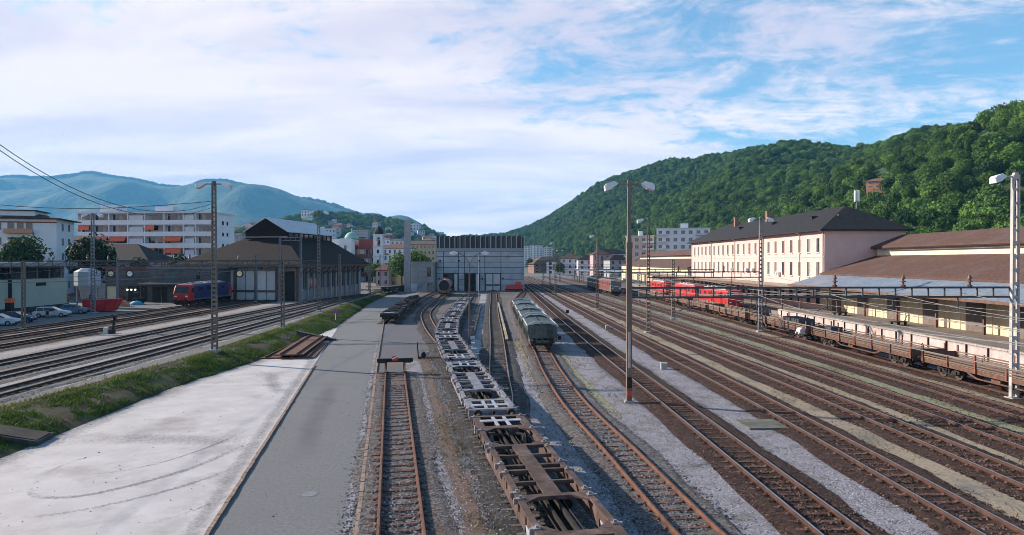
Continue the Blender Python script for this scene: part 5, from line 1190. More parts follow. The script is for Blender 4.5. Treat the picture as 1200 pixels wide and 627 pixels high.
# ---- apartment blocks beyond
def flats(label, loc, rz, W_, D_, H, floors, m, balc=None, roofbox=True, group=None, cols=None, side=True, name='apartment_block'):
    r = thing(name, label, 'building', loc, rz, group)
    MB().box(0,W_,0,D_,0,H).build('wall', m, r); MB().box(-.25,W_+.25,-.25,D_+.25,H,H+.35).build('parapet', M_offw, r)
    fh = H/floors; cols = cols or max(2, int(W_/3.4))
    for f in range(floors):
        for c in range(cols):
            window(r, (c+.5)*W_/cols, f*fh+.9, min(1.7,W_/cols*.5), fh*.48, 0, 0, M_glass, M_offw, False)
        if side:
            ns = max(1, int(D_/5))
            for c in range(ns):
                for rot, bx in ((-math.pi/2, 0), (math.pi/2, W_)): window(r, 0, 0, 1.2, fh*.45, rot=rot, m=M_glass, frame=M_offw, sill=False, base=(bx, (c+.5)*D_/ns, f*fh+.9))
        if balc:
            for (a, b_) in balc: MB().box(a,b_,-1.3,-.02,f*fh+.15,f*fh+.30).box(a,b_,-1.36,-1.28,f*fh+.15,f*fh+1.15).build('balcony', M_offw, r)
    if roofbox: MB().box(W_*.45,W_*.6,D_*.3,D_*.7,H+.35,H+2.8).build('roof_house', M_white, r)
    return r
flats('white apartment block with balconies rising behind the second goods shed', (73,345,0), R(-14), 26, 16, 25.5, 7, M_white, [(0,5),(19,26)])
flats('pinkish apartment block at the foot of the wooded hill', (59,352,0), R(-8), 14, 12, 22.0, 6, wall_plaster('salmon_plaster', (0.60,0.44,0.38)), [(8,14)])
for k, (px, w_, top, lb) in enumerate(((614,14,289,'far white tower block closest to the central shed'),(627,15,288,'far white tower block, middle of the three'),(640,13,290,'far white tower block, third from the central shed'))):
    d = 900+20*k; flats(lb, ((px-600)*d/800-7, d, 0), R(-6), w_*d/800, 14, CAMZ+(306-top)*d/800, 10, M_white, None, False, 'far white tower blocks', 4, False, 'tower_block')
# low roofs and sheds in the distance between the tracks and the hill
M_rbrick = wall_plaster('far_red_wall', (0.26,0.16,0.135)); M_yel = wall_plaster('far_yellow_wall', (0.42,0.34,0.20)); M_rose = wall_plaster('far_rose_wall', (0.45,0.33,0.33)); M_grw = wall_plaster('far_grey_wall', (0.34,0.36,0.38))
M_troof = mat('terracotta_roof', (0.13,0.065,0.05), (0.21,0.115,0.09), .5, 0.9)
def house(label, loc, rz, w, d, h, rise, wm_, rm_2, floors=2, group=None, hip=True, name='house', cols=3):
    r = thing(name, label, 'house', loc, rz, group)
    MB().box(-w/2,w/2,-d/2,d/2,-3,h).build('wall', wm_, r)
    if hip: hip_roof(r, -w/2,w/2,-d/2,d/2,h,rise,.6,rm_2)
    else: gable_roof(r, -w/2,w/2,-d/2,d/2,h,rise,.6,rm_2)
    for f in range(floors):
        for c in range(cols): window(r, -w/2+(c+.5)*w/cols, f*h/floors+h/floors*.28, w/cols*.36, h/floors*.5, -d/2, 0, M_glass, M_offw, False)
    return r
for k, (px, d, w, h, m, rm2, lb) in enumerate(((655,470,16,9,M_white,M_roof_d,'white house at the hill foot past the tower blocks'),(668,440,12,11,M_offw,M_roof_r,'pale house with brown roof at the hill foot'),(690,420,14,10,M_white,M_roof_d,'white house behind the far platform canopies'),(703,400,10,13,M_rose,M_roof_r,'rose-coloured house before the wooded hill'),(715,430,18,14,M_white,M_roof_d,'white villa low on the wooded slope'),(722,390,12,10,M_grw,M_roof_d,'grey house before the pinkish apartment block'),(640,600,20,10,M_grw,M_troof,'grey depot house at the end of the tracks'),(632,520,14,7,M_rbrick,M_roof_r,'brick hut at the end of the tracks'))):
    house(lb, ((px-600)*d/800, d, 0), R(-10+k*5), w, 10, h, 3, m, rm2, 3, 'houses at the foot of the wooded hill')
house('orange house standing alone high on the wooded hillside', (0.535*395, 395, 51), R(-35), 11, 7, 4.2, 1.8, wall_plaster('orange_plaster', (0.40,0.20,0.125)), M_troof, 2)
# ================================================================= central shed
M_panel = mat('grey_concrete_panel', (0.31,0.365,0.40), (0.40,0.455,0.49), .6, 0.85, 0.2, 15, c3=(0.25,0.285,0.31), s3=.25, rand=.07)
M_clad_l = mat('pale_cladding', (0.22,0.24,0.26), (0.30,0.32,0.34), 1.5, 0.7, stretch=(4,4,.4), rand=.25)
M_clad_d = mat('dark_cladding', (0.045,0.048,0.055), (0.085,0.088,0.095), 1.5, 0.8, stretch=(4,4,.4), rand=.25)
M_wdoor = mat('white_shed_door', (0.42,0.45,0.49), (0.52,0.55,0.58), 1.5, 0.7)
CS = thing('train_shed', 'big grey concrete shed with ribbed dark parapet closing the central yard', 'shed', (-23.4,211,0))
Wd, Hd = 27.1, 16.9
# walls with three door openings (local x 0..Wd, front at y=0)
doors = [(2.4,6.6,5.3),(9.0,13.2,5.3),(15.3,19.7,5.3)]
core = MB(); x = 0.0
for a, b, h in doors: core.box(x,a,.0,.5,0,h); x = b
core.box(x,Wd,0,.5,0,5.3); core.box(0,Wd,0,.5,5.3,Hd-.2)
core.build('front_wall', M_clad_d, CS)
MB().box(0,.5,.5,60,0,Hd-.2).build('side_wall', M_panel, CS); MB().box(Wd-.5,Wd,.5,60,0,Hd-.2).build('side_wall', M_panel, CS); MB().box(.5,Wd-.5,59.5,60,0,8).build('back_wall', M_panel, CS)
MB().box(-.3,Wd+.3,.3,60.3,Hd-.5,Hd-.2).build('roof', M_grw if False else M_conc, CS)
cols = [0,2.2,6.9,8.7,13.5,15.0,20.0,Wd]; rows = [5.45,7.2,8.9,10.6,12.2]
for z0, z1 in zip(rows, rows[1:]):
    for a, b in zip(cols, cols[1:]): MB().box(a+.10,b-.10,-.14,-.003,z0+.08,z1-.08).build('panel', M_panel, CS)
for a, b in ((0,2.2),(6.9,8.7),(13.5,15.0),(20.0,Wd)):
    for z0, z1 in ((0,1.8),(1.8,3.6),(3.6,5.45)):
        MB().box(a+.10,b-.10,-.14,-.003,z0+.08,z1-.08).build('panel', M_panel, CS)
MB().box(-.05,Wd+.05,-.22,-.102,12.2,13.2).build('band', M_clad_l, CS)
nr = 34
for k in range(nr):
    a = .1 + k*(Wd-.2)/nr; pale = k % 2
    MB().box(a,a+(Wd-.2)/nr*(.42 if pale else 1.45)-.04,-.30 - (.14 if pale else 0),-.01,13.2,Hd).build('cladding_rib', M_clad_l if pale else M_clad_d, CS)
MB().box(-.1,.09,-.5,.5,12.9,Hd+.12).build('corner_trim', M_wdoor, CS); MB().box(Wd-.09,Wd+.1,-.5,.5,0,Hd+.12).build('corner_trim', M_wdoor, CS); MB().box(.09,Wd-.09,-.48,.1,Hd,Hd+.10).build('coping', M_clad_d, CS)
for a, b, h in doors[2:]:
    m_ = (a+b)/2
    for u, v in ((a+.04,m_-.14),(m_+.14,b-.04)):
        d = MB().box(u,v,.08,.18,.05,h-.05).build('door_leaf', M_wdoor, CS); MB().box(u+.05,v-.05,.05,.079,1.6,2.0).build('bar', M_dark, d)
    MB().box(m_-.14,m_+.14,.06,.2,0,h).build('door_post', M_dark, CS)
for a, b, h in doors[:2]:   # folded-back leaves
    MB().box(b-.95,b-.05,-.9,.07,.05,h-.05).build('door_leaf', M_wdoor, CS); MB().box(a-.08,a+.06,-.16,-.101,0,h+.2).build('door_post', M_dark, CS)
MB().box(24.4,25.6,-.13,-.101,0,2.6).build('side_door', M_black, CS)
for xx in (2.2,8.0,14.2): MB().tub((xx-1+.0,-.25,9.3),(xx-1,-.1,9.3),.30,.30,14).build('round_vent', M_black, CS)
for xx in (1.0,14.3,20.6): MB().tub((xx,-.25,3.8),(xx,-.1,3.8),.27,.27,14).build('round_vent', M_black, CS)
# annex and pillar
AN = thing('shed_annex', 'low concrete annex with outside stair beside the grey shed', 'building', (-31.2,205.5,0))
MB().box(0,7.6,0,9,0,8.7).build('wall', M_conc, AN)
for z in (1.4,2.9,4.4,5.9,7.4): MB().box(-.02,7.62,-.04,-.004,z,z+.07).build('joint', MATS['dark_concrete'], AN)
MB().box(5.6,6.8,-.06,-.005,4.6,7.4).build('window', M_glass, AN); MB().box(.6,2.6,-.06,-.005,0,2.4).build('door', M_wdoor, AN)
MB().box(-.3,7.9,-.3,9.3,8.7,9.0).build('roof', M_conc, AN)
st = MB()
for k in range(10): st.box(2.6+.32*k,2.95+.32*k,-1.3,-.1,0,.25+.27*k)
st.box(5.8,7.5,-1.3,-.1,2.6,2.75).build('stair', M_conc, AN)
h_ = MB(); h_.beam((2.6,-1.3,1.2),(5.8,-1.3,3.9),.06,.06).beam((5.8,-1.3,3.75),(7.5,-1.3,3.75),.06,.06)
for k in range(5): h_.beam((2.8+.75*k,-1.3,.3+.62*k),(2.8+.75*k,-1.3,1.35+.63*k),.04,.04)
h_.build('handrail', M_mastg, AN)
r = thing('concrete_pillar', 'tall plain concrete pillar standing beside the shed annex', 'pillar', (-31.2,203.5,0))
MB().loft([[(-1.0,-.8,0),(.9,-.8,0),(.9,.8,0),(-1.0,.8,0)],[(-.75,-.7,21.4),(1.0,-.7,21.4),(1.0,.7,21.4),(-.75,.7,21.4)]]).build('shaft', M_conc, r); MB().box(-1.2,1.1,-1,1,-.2,.5).build('plinth', M_conc, r)
# scrap timber heap where the upper tracks end
r = thing('scrap_heap', 'heap of pale scrap timbers by the road where the upper yard ends', 'scrap heap', (-36.5,192,0))
for k in range(34):
    a = rnd.uniform(0,6.28); x, y = rnd.uniform(-3.4,3.6), rnd.uniform(-7,12); l = rnd.uniform(1.5,3.4); z = rnd.uniform(.15,1.5)
    MB().beam((x-l*math.cos(a),y-l*math.sin(a),max(.15,z-rnd.uniform(-.7,.7))),(x+l*math.cos(a),y+l*math.sin(a),z+.3),.26,.26).build('timber', MATS['pale_timber'] if k % 3 else M_brown, r)
r = thing('timber_stack', 'long dark timber stack beside the concrete pillar', 'timber stack', (-33.0,196,0), R(-6))
for k in range(5):
    for q in range(3): MB().box(-2.2+q*.85,-1.45+q*.85,-9+k*.2,10-k*.3,.05+k*.42,.43+k*.42).build('timber', M_fdark, r)

# ================================================================= engine shed (upper yard)
M_shedw = mat('grey_timber_wall', (0.19,0.185,0.185), (0.28,0.275,0.275), 1.5, 0.9, 0.3, 12, stretch=(3,3,.4), c3=(0.10,0.09,0.085), s3=.4)
M_shedroof = mat('shed_brown_roof', (0.010,0.007,0.007), (0.024,0.0155,0.015), 2, 0.95, 0.5, 7, rowz=('Z',3.5), rowv=.3, bdist=.05)
M_pdoor = mat('white_door_panel', (0.50,0.52,0.56), (0.60,0.62,0.65), 1.5, 0.75, rand=.08)
A8 = R(-8); ES_ = thing('engine_shed', 'big dark-roofed engine shed with raised roof lantern and white doors', 'shed', (-44.4,142,.9), A8)
SW, SL = 25.5, 36.0; HE = 7.5
MB().box(-SW,0,.0,SL,-.6,HE).build('wall', M_shedw, ES_)
b = MB(); ov = 2.0; zr = 13.6; fx0, fx1 = -SW-ov, ov; lz = 13.3
lx0, lx1, ly0, ly1 = -16.2, -6.6, 8.0, SL-3
b.add([(fx0,-ov,HE-.2),(fx1,-ov,HE-.2),(fx1,SL+ov,HE-.2),(fx0,SL+ov,HE-.2),(fx0,-ov,HE),(fx1,-ov,HE),(fx1,SL+ov,HE),(fx0,SL+ov,HE),(lx0,ly0,lz),(lx1,ly0,lz),(lx1,ly1,lz),(lx0,ly1,lz)],
      [(3,2,1,0),(0,1,5,4),(1,2,6,5),(2,3,7,6),(3,0,4,7),(4,5,9,8),(5,6,10,9),(6,7,11,10),(7,4,8,11),(8,9,10,11)])
rf_ = b.build('roof', M_shedroof, ES_)
MB().box(lx0,lx1,ly0,ly1,lz-.3,15.0).build('lantern_wall', M_shedroof, rf_)
xm = (lx0+lx1)/2
MB().prism([(lx0,14.95),(lx1,14.95),(xm,17.8)], ly0+.05, ly1, 'y').build('lantern_gable', M_shedroof, rf_)
for s, xe in ((1,lx1+.5),(-1,lx0-.5)):
    MB().prism([(xm,17.82),(xe,14.66),(xe,14.86),(xm,18.04)], ly0-.35, ly1+.3, 'y').build('lantern_roof', mat('pale_sheet_roof', (0.42,0.43,0.46), (0.56,0.57,0.59), 1, 0.6), rf_)
MB().box(lx0-.4,lx1+.4,ly0-.5,ly0-.2,lz+.25,lz+.42).build('ledge', M_mastw, rf_)
for k in range(9): MB().box(lx1+.002,lx1+.06,ly0+1.2+k*2.6,ly0+3.0+k*2.6,13.5,14.5).build('lantern_window', M_glass, rf_)
MB().box(fx0-.05,fx1+.05,-ov-.12,-ov,HE-.45,HE+.05).build('eaves_board', M_brown, ES_); MB().box(fx1,fx1+.12,-ov,SL+ov,HE-.45,HE+.05).build('eaves_board', M_brown, ES_)
# front doors: white panel pairs with dark posts and rail
for k in range(5):
    x0 = -SW + 2.4 + k*4.65
    if k == 4: MB().box(x0+.1,x0+3.6,-.12,-.004,0,6.2).build('doorway', M_black, ES_); continue
    for q in (0,1): MB().box(x0+.12+q*2.1,x0+1.95+q*2.1,-.14,-.005,.2,6.2).build('door_leaf', M_pdoor, ES_)
    MB().box(x0,x0+4.2,-.20,-.142,1.75,2.2).build('door_rail', M_brown, ES_)
for k in range(6): MB().box(-SW+2.0+k*4.65-.15,-SW+2.0+k*4.65+.22,-.30,-.003,0,7.0).build('post', M_brown, ES_)
for k in range(12):
    y = 1.2 + k*3.02; MB().box(.003,.30,y-.2,y+.2,0,7.0).build('pilaster', M_conc, ES_)
    if k < 11:
        MB().box(.003,.07,y+.6,y+2.4,2.4,6.2).build('window', M_glass if k % 3 else M_shut, ES_); MB().box(.07,.12,y+1.45,y+1.55,2.4,6.2).build('mullion', M_conc, ES_)
        MB().box(.003,.10,y+.5,y+2.5,.2,2.0).build('panel', M_shedw, ES_)
for k in range(12): MB().beam((fx1-.3,.5+k*3.02,HE-.5),(.1,.5+k*3.02,HE-2.0),.14,.18).build('eaves_strut', M_brown, ES_)

# ================================================================= left edge: warehouse, silo, workshops, vehicles
M_wh = wall_plaster('pale_green_wall', (0.40,0.44,0.37), .1)
r = thing('warehouse', 'long pale green warehouse with a dark glazed strip under its flat roof', 'warehouse', (-77,118,1.0), R(90))
# local x runs towards world -... : rotate so that facade (local -Y) looks to +X
MB().box(-75,0,0,24,0,5.3).build('wall', M_wh, r)
MB().box(-75,0,.4,24,5.3,7.4).build('glazed_strip', M_glass, r)
for k in range(26): MB().box(-1-k*2.9-.12,-1-k*2.9+.12,.28,.42,5.3,7.4).build('mullion', M_mastg, r)
MB().box(-75.5,.5,-1.6,24.5,7.4,8.0).build('roof', mat('grey_flat_roof', (0.20,0.21,0.22), (0.30,0.31,0.32), 1, 0.8), r)
MB().box(-75,0,-.08,-.003,0,.9).build('plinth', MATS['dark_concrete'], r)
for x in (-6.5,-19,-33): MB().box(x-1.1,x+1.1,-.14,-.003,4.2,4.7).build('vent', M_dark, r)
for x in (-13.5,-16.8): MB().box(x-.2,x+.2,-.3,-.003,0,7.3).build('post', M_dark, r)
r = thing('silo', 'pale grey hexagonal silo on legs with a hopper bottom', 'silo', (-75.6,121.5,1.0), .2)
hexa = lambda rr, z: [(rr*math.cos(i*math.pi/4+.39), rr*math.sin(i*math.pi/4+.39), z) for i in range(8)]
MB().loft([hexa(1.0,6.9),hexa(2.05,6.3),hexa(2.05,3.9)][::-1]).build('body', mat('pale_silo', (0.33,0.36,0.41), (0.43,0.46,0.51), 1, 0.6), r); MB().loft([hexa(.35,2.2),hexa(2.0,3.9)]).build('hopper', MATS['pale_silo'], r)
for k in range(4): a = k*math.pi/2+.78; MB().tub((1.7*math.cos(a),1.7*math.sin(a),0),(1.7*math.cos(a),1.7*math.sin(a),4.0),.12,.12,8).build('leg', M_mastg, r)
M_wk = mat('dark_workshop_wall', (0.075,0.075,0.078), (0.125,0.125,0.128), 1, 0.9, 0.2, 12, rowz=('Z',1.2), rowv=.2)
r = thing('workshop', 'low dark workshop with open bays and a lit interior', 'building', (-84,141,1.0), R(2))
MB().box(0,10.5,0,12,0,2.6+.4).box(0,10.5,.0,12,3.0,6.6).build('wall', M_wk, r)
MB().box(-.4,10.9,-.5,12.4,6.6,6.95).build('roof', mat('dark_red_edge', (0.16,0.04,0.035), (0.22,0.06,0.05), 2, 0.7), r); MB().box(.2,10.3,-.35,-.005,3.1,6.5).build('front_panel', M_wk, r)
for x, w, m in ((.4,1.8,M_cream),(2.6,1.2,M_brown),(4.6,3.8,M_black),(8.9,1.2,M_cream)): MB().box(x,x+w,-.06,-.004,.0,3.0).build('bay', m, r)
for x in (3.9,4.7,5.5): MB().cbox((x+.6,-.12,2.3),(.30,.1,.26)).build('lit_lamp', mat('lit_lamp', (0.9,0.88,0.8), None, 1, 0.5, emit=(1.0,0.93,0.8,2.5)), r)
r = thing('workshop', 'flat-roofed dark workshop with a long canopy behind the locomotive', 'building', (-73.2,137.5,1.0), R(-3))
MB().box(0,13.5,0,12,0,6.7).build('wall', M_wk, r); MB().box(-.3,13.8,-.3,12.3,6.7,6.95).build('roof', M_mastg, r); MB().box(-.2,13.5,-3.2,-.004,3.6,3.85).build('canopy', M_mastg, r)
for x in (.2,4.5,9,13.1): MB().tub((x,-3.0,0),(x,-3.0,3.6),.10,.10,8).build('post', M_dark, r)
for x, w in ((.8,3.0),(5.2,4.0),(10,2.6)): MB().box(x,x+w,-.06,-.005,.1,2.9).build('bay', M_black, r)
MB().box(3.4,5.6,-.07,-.005,4.7,5.9).build('window', mat('teal_window', (0.05,0.09,0.09), (0.08,0.13,0.13), 1, .3), r); MB().box(9.9,10.6,-.07,-.005,4.6,6.0).build('window', M_glass, r)
# parked cars
def car(label, loc, rz, body, estate=False, open_door=False, group='cars parked by the warehouse'):
    r = thing('parked_car', label, 'car', loc, rz, group); L = 4.55 if estate else 4.1; h = L/2
    prof_l = [(-h,.45),(-h+.02,.78),(-h+.25,.92),(h-1.25,.98),(h-.15,.80),(h,.55),(h-.05,.32),(-h+.05,.30)]
    b = MB(); rings = []
    for s, w in ((-.86,0),(-.80,.05),(.80,.05),(.86,0)):
        rings.append([(x*(1-abs(w)*0), s, z + (.03 if abs(s) < .85 else 0)) for x, z in prof_l])
    b.loft(rings); bo = b.build('body', body, r)
    g = [(-h+.12,.93),(-h+.42,1.40),(h-2.1,1.45),(h-1.15,.97)] if estate else [(-h+.15,.93),(-h+.75,1.42),(h-2.0,1.45),(h-1.05,.97)]
    cb_ = MB().loft([[(x, -.78*(1 if z < 1.1 else .82), z) for x, z in g],[(x, .78*(1 if z < 1.1 else .82), z) for x, z in g]]).build('cabin', M_glass, r)
    MB().loft([[(g[1][0]-.05,-.66,1.40),(g[2][0]+.05,-.66,1.43),(g[2][0]+.05,.66,1.43),(g[1][0]-.05,.66,1.40)],[(g[1][0]+.1,-.6,1.49),(g[2][0]-.05,-.6,1.50),(g[2][0]-.05,.6,1.50),(g[1][0]+.1,.6,1.49)]]).build('roof', body, r)
    for s in (-1,1):
        for x in (g[1][0]+.15, (g[1][0]+g[2][0])/2, g[2][0]-.05): MB().beam((x-.06,s*.80,.95),(x,s*.655,1.44),.07,.05).build('pillar', body, r)
        for x in (-h+.82,h-.85):
            w = MB().tub((x,s*.70,.32),(x,s*.885,.32),.32,.32,18).build('wheel', M_black, r); MB().tub((x,s*.885,.32),(x,s*.90,.32),.19,.17,12).build('rim', M_lock, w)
        MB().cbox((h-.10,s*.58,.68),(.12,.36,.16)).build('headlight', M_lamp, r); MB().cbox((-h+.02,s*.62,.78),(.08,.28,.18)).build('taillight', M_redbox, r)
        MB().cbox((h-1.55,s*.95,1.02),(.12,.20,.13)).build('mirror', body, r)
    MB().cbox((h-.01,0,.38),(.10,1.5,.14)).build('bumper', M_dark, r)
    if open_door:
        d = MB().beam((.45,-.86,.62),(.15,-1.62,.62),.07,.58).build('door', body, r); MB().beam((.44,-.86,1.12),(.17,-1.58,1.12),.04,.36).build('door_window', M_glass, r)
        MB().box(-.55,.45,-.868,-.855,.38,.93).build('door_opening', M_black, r)
    return r
M_csil = mat('silver_car_paint', (0.42,0.44,0.47), (0.48,0.50,0.53), 1, 0.35, metal=.3); M_cblu = mat('steel_blue_paint', (0.12,0.19,0.30), (0.15,0.23,0.35), 1, 0.3, metal=.3); M_cdk = mat('dark_blue_paint', (0.04,0.06,0.10), (0.055,0.08,0.13), 1, 0.3); M_clt = mat('pale_blue_paint', (0.34,0.45,0.53), (0.40,0.51,0.59), 1, 0.3)
def GL(px, py): g_ = GP(px, py, 1.0); return (g_.x, g_.y, 1.0)
car('silver estate car with its side door open beside the pale green warehouse', GL(61,371.5), R(14), M_csil, True, True)
car('steel-blue hatchback parked between the silver estate and the red skip', GL(86,367.5), R(16), M_cblu)
car('dark blue car half hidden behind the post at the frame edge', GL(20,378), R(10), M_cdk)
car('pale blue car cut by the frame edge', GL(0,381.5), R(12), M_clt)
M_skip = mat('red_skip_paint', (0.45,0.025,0.03), (0.55,0.045,0.045), 1.5, 0.55, c3=(0.32,0.03,0.03), s3=.6)
g0 = GL(119,365); r = thing('skip_container', 'bright red steel skip beside the parked cars', 'skip', g0, R(8))
MB().loft([[(-2.2,-.9,.15),(2.0,-.9,.15),(2.0,.9,.15),(-2.2,.9,.15)],[(-2.6,-1.1,1.9),(3.0,-1.1,2.1),(3.0,1.1,2.1),(-2.6,1.1,1.9)]]).build('body', M_skip, r)
for k in range(5): MB().prism([(-2.0+k,.2),(-1.88+k,.2),(-2.02+k*1.15,1.88),(-2.14+k*1.15,1.88)], -1.13-.02*0, -.93, 'y').build('rib', M_skip, r)
MB().box(-2.6,3.0,-1.16,-1.06,1.84,1.98).build('rim', M_skip, r)
g0 = GL(143,359); r = thing('tarpaulin_heap', 'orange tarpaulin heap beside the red skip', 'heap', g0)
MB().sphere((0,0,.25), 1.0, 12, 6, (1.25,.8,.95)).sphere((.7,-.1,.2), .7, 10, 6, (1.1,.8,.8)).build('sheet', mat('orange_tarp', (0.55,0.17,0.07), (0.68,0.27,0.13), 3, 0.7, 0.8, 6, bdist=.1), r, smooth=True)
g0 = GL(160,357); r = thing('tarpaulin_heap', 'bright blue covered heap before the low workshop', 'heap', g0)
MB().sphere((0,0,.1), .8, 12, 6, (1.6,.8,.8)).build('sheet', mat('blue_tarp', (0.04,0.28,0.45), (0.07,0.36,0.55), 3, 0.6, 0.8, 6, bdist=.1), r, smooth=True)
g0 = GL(151,357.5); r = thing('forklift', 'black forklift standing in front of the lit workshop bay', 'forklift', (g0[0], g0[1]+3, 1.0), .5)
MB().box(-.9,.9,-.5,.5,.35,1.15).build('body', M_black, r); MB().box(.9,1.1,-.45,.45,.1,2.9).build('mast', M_dark, r)
for x in (-.6,.6):
    for s in (-1,1): MB().tub((x,s*.45,.32),(x,s*.62,.32),.32,.32,12).build('wheel', M_black, r)
for x in (-.7,.5):
    for s in (-1,1): MB().beam((x,s*.45,1.1),(x*.9,s*.42,2.2),.06,.06).build('cab_post', M_dark, r)
MB().box(-.75,.6,-.5,.5,2.2,2.27).build('cab_roof', M_dark, r)
for k, (px, py) in enumerate(((57,361),(66,359),(74,360))):
    g0 = GL(px, py); r = thing('pallet_stack', 'dark stack of pallets against the green warehouse, %s of three' % ('nearest the frame edge','middle','nearest the silo')[k], 'pallet stack', g0, .1, 'pallet stacks')
    for q in range(5+k*2): MB().box(-.75,.75,-.5,.5,q*.28,q*.28+.20).build('pallet', M_brown, r)
r = thing('crate', 'small bright orange crate on the cars at the frame edge', 'crate', GL(11,372), .1)
r.location.z = 1.0; MB().box(-.4,.4,-.4,.4,0,2.15).build('stand', M_dark, r); MB().box(-.45,.45,-.45,.45,2.15,2.75).build('box', mat('orange_crate', (0.7,0.13,0.05), (0.8,0.2,0.09), 3, 0.5), r)

# ================================================================= apartment blocks and houses behind the upper yard
r = AB = thing('apartment_block', 'long white apartment block with red awnings and ribbon balconies', 'building', (-141,222,1.0), R(-4))
ABW, ABD, ABH = 45, 15, 23.6; fh = 3.75
MB().box(0,ABW,1.6,ABD,0,ABH).build('wall', M_white, r); MB().box(-.6,ABW+.3,-.2,ABD+.3,ABH,ABH+.5).build('roof_slab', M_offw, r)
MB().box(4,10,5,10,ABH+.5,ABH+3.2).build('roof_house', M_offw, r); MB().box(23,29,5,10,ABH+.5,ABH+2.6).build('roof_house', M_offw, r)
M_awn = mat('red_awning', (0.62,0.10,0.045), (0.72,0.16,0.08), 2, 0.7, rand=.1)
bays = [(0,4.2),(4.6,10.2),(10.6,16.6),(17.0,22.2),(22.6,28.8),(29.2,35.2),(35.6,39.2),(39.6,45)]
for f in range(6):
    z = ABH - (f+1)*fh + .25
    MB().box(-.2,ABW+.1,-.1,.12,z-.15,z+1.35).build('parapet', M_white, r); MB().box(-.2,ABW,.12,1.6,z-.15,z+.1).build('floor_slab', M_offw, r)
    for i, (a, b_) in enumerate(bays):
        MB().box(a-.35,a-.05,-.05,1.6,z+1.35,z+fh-.15).build('pier', M_white, r)
        if i in (3,6): MB().box(a+.1,b_-.4,.2,1.5,z+1.36,z+fh-.9).build('wall_bay', M_offw, r); continue
        n = max(2, int((b_-a)/1.2))
        for c in range(n):
            w = (b_-a-.6)/n; MB().box(a+.2+c*w+.06,a+.2+(c+1)*w-.06,1.52,1.597,z+.2,z+fh-.45).build('window', M_glass if (c+f+i) % 4 else M_frame, r)
        if (f, i) in ((1,0),(2,1),(2,2),(2,5),(3,4),(1,4),(3,5),(4,2),(4,5)):
            MB().prism([(.10,z+fh-.22),(.10,z+fh-.28),(-.95 if f > 1 else -.3,z+1.95),(-.95 if f > 1 else -.3,z+2.03)], a, b_-.4 if (f,i) not in ((3,4),(1,4)) else (a+b_)/2, 'x').build('awning', M_awn, r)
MB().box(ABW,ABW+.02,1.6,ABD,0,ABH).build('end_wall', M_white, r)
for f in range(6):
    for y in (6.5,9.5): MB().box(ABW+.02,ABW+.06,y,y+1.1,1.4+f*fh,2.6+f*fh).build('window', M_glass, r)
r = thing('apartment_block', 'white hip-roofed apartment house with brown balconies at the frame edge', 'building', (-121,158,1.0), R(18))
MB().box(0,13.5,0,14,0,18.2).build('wall', M_white, r); hip_roof(r, 0,13.5,0,14,18.3,1.6,1.3,M_roof_d); MB().box(0.2,8.5,2,11,18.4,20.3).build('attic', M_white, r); hip_roof(r, 0.2,8.5,2,11,20.3,.5,.6,M_roof_b)
MB().box(-.05,13.55,-.06,-.004,17.2,17.5).build('red_band', MATS['dark_red_edge'], r)
for f in range(5):
    z = .8+f*3.5
    for x in (1.6,): window(r, x, z+.7, 1.5, 1.7, 0, 0, M_glass, M_frame, False)
    MB().box(3.2,9.0,-1.4,-.05,z-.1,z+.1).build('balcony_floor', M_brown, r); MB().box(3.2,9.0,-1.48,-1.38,z-.1,z+.95).build('balcony_front', mat('brown_balcony', (0.42,0.20,0.12), (0.5,0.27,0.17), 2, .8), r)
    for x in (4.3,6.2,8.0): window(r, x, z+.25, 1.2, 2.2, 0, 0, M_glass, M_frame, False)
    for y in (4.5,9.5): window(r, 0,0,1.5,1.7, rot=math.pi/2, m=M_glass, frame=M_offw, sill=False, base=(13.5,y,z+.7))
house('low house with dark hipped roof and pinkish wall before the long apartment block', (-106,182,1.0), R(-3), 27, 14, 8.2, 4.6, M_rose, M_roof_d, 2, None, True, 'house', 6)
house('small house with dark roof and arched windows at the frame edge', (-112,150,1.0), R(4), 17, 10, 7.0, 2.6, M_white, M_roof_d, 1, None, True, 'house', 5)
house('magenta-walled low house behind the apartment houses', (-134,208,1.0), R(3), 16, 10, 14.5, 1.5, wall_plaster('magenta_wall', (0.42,0.13,0.25)), M_roof_d, 4, None)
r = thing('low_wall', 'long grey retaining wall behind the parked cars', 'wall', (-95,150,1.0), R(-2))
MB().box(0,40,0,.5,0,3.2).build('wall', M_conc, r); MB().box(-.1,40.1,-.08,.58,3.2,3.4).build('coping', M_conc, r)
# ================================================================= town by the bell tower
BT = thing('bell_tower', 'slim white church bell tower with open arched belfry and dark dome', 'bell tower', (-58.5,300,0))
MB().box(-2.1,2.1,-2.1,2.1,0,15.5).build('shaft', M_white, BT)
for z in (6.5,11,15.5,20.6): MB().box(-2.35,2.35,-2.35,2.35,z,z+.4).build('cornice', M_offw, BT)
for sx_ in (-1,1):
    for sy_ in (-1,1): MB().box(sx_*1.55-.5,sx_*1.55+.5,sy_*1.55-.5,sy_*1.55+.5,15.9,20.6).build('pier', M_white, BT)
for rot in range(4):
    ar = [(1.05*math.cos(t),18.8+1.05*math.sin(t)) for t in np.linspace(0,math.pi,9)]
    MB().prism(ar[::-1] + [(1.06,20.6),(-1.06,20.6)][::-1] if False else [(1.05,20.6)] + ar + [(-1.05,20.6)], -2.0, -1.6, 'y').build('arch', M_white, BT).rotation_euler = (0,0,rot*math.pi/2)
MB().tub((0,0,16.8),(0,0,18.0),.85,.5,14).build('bell', M_dark, BT)
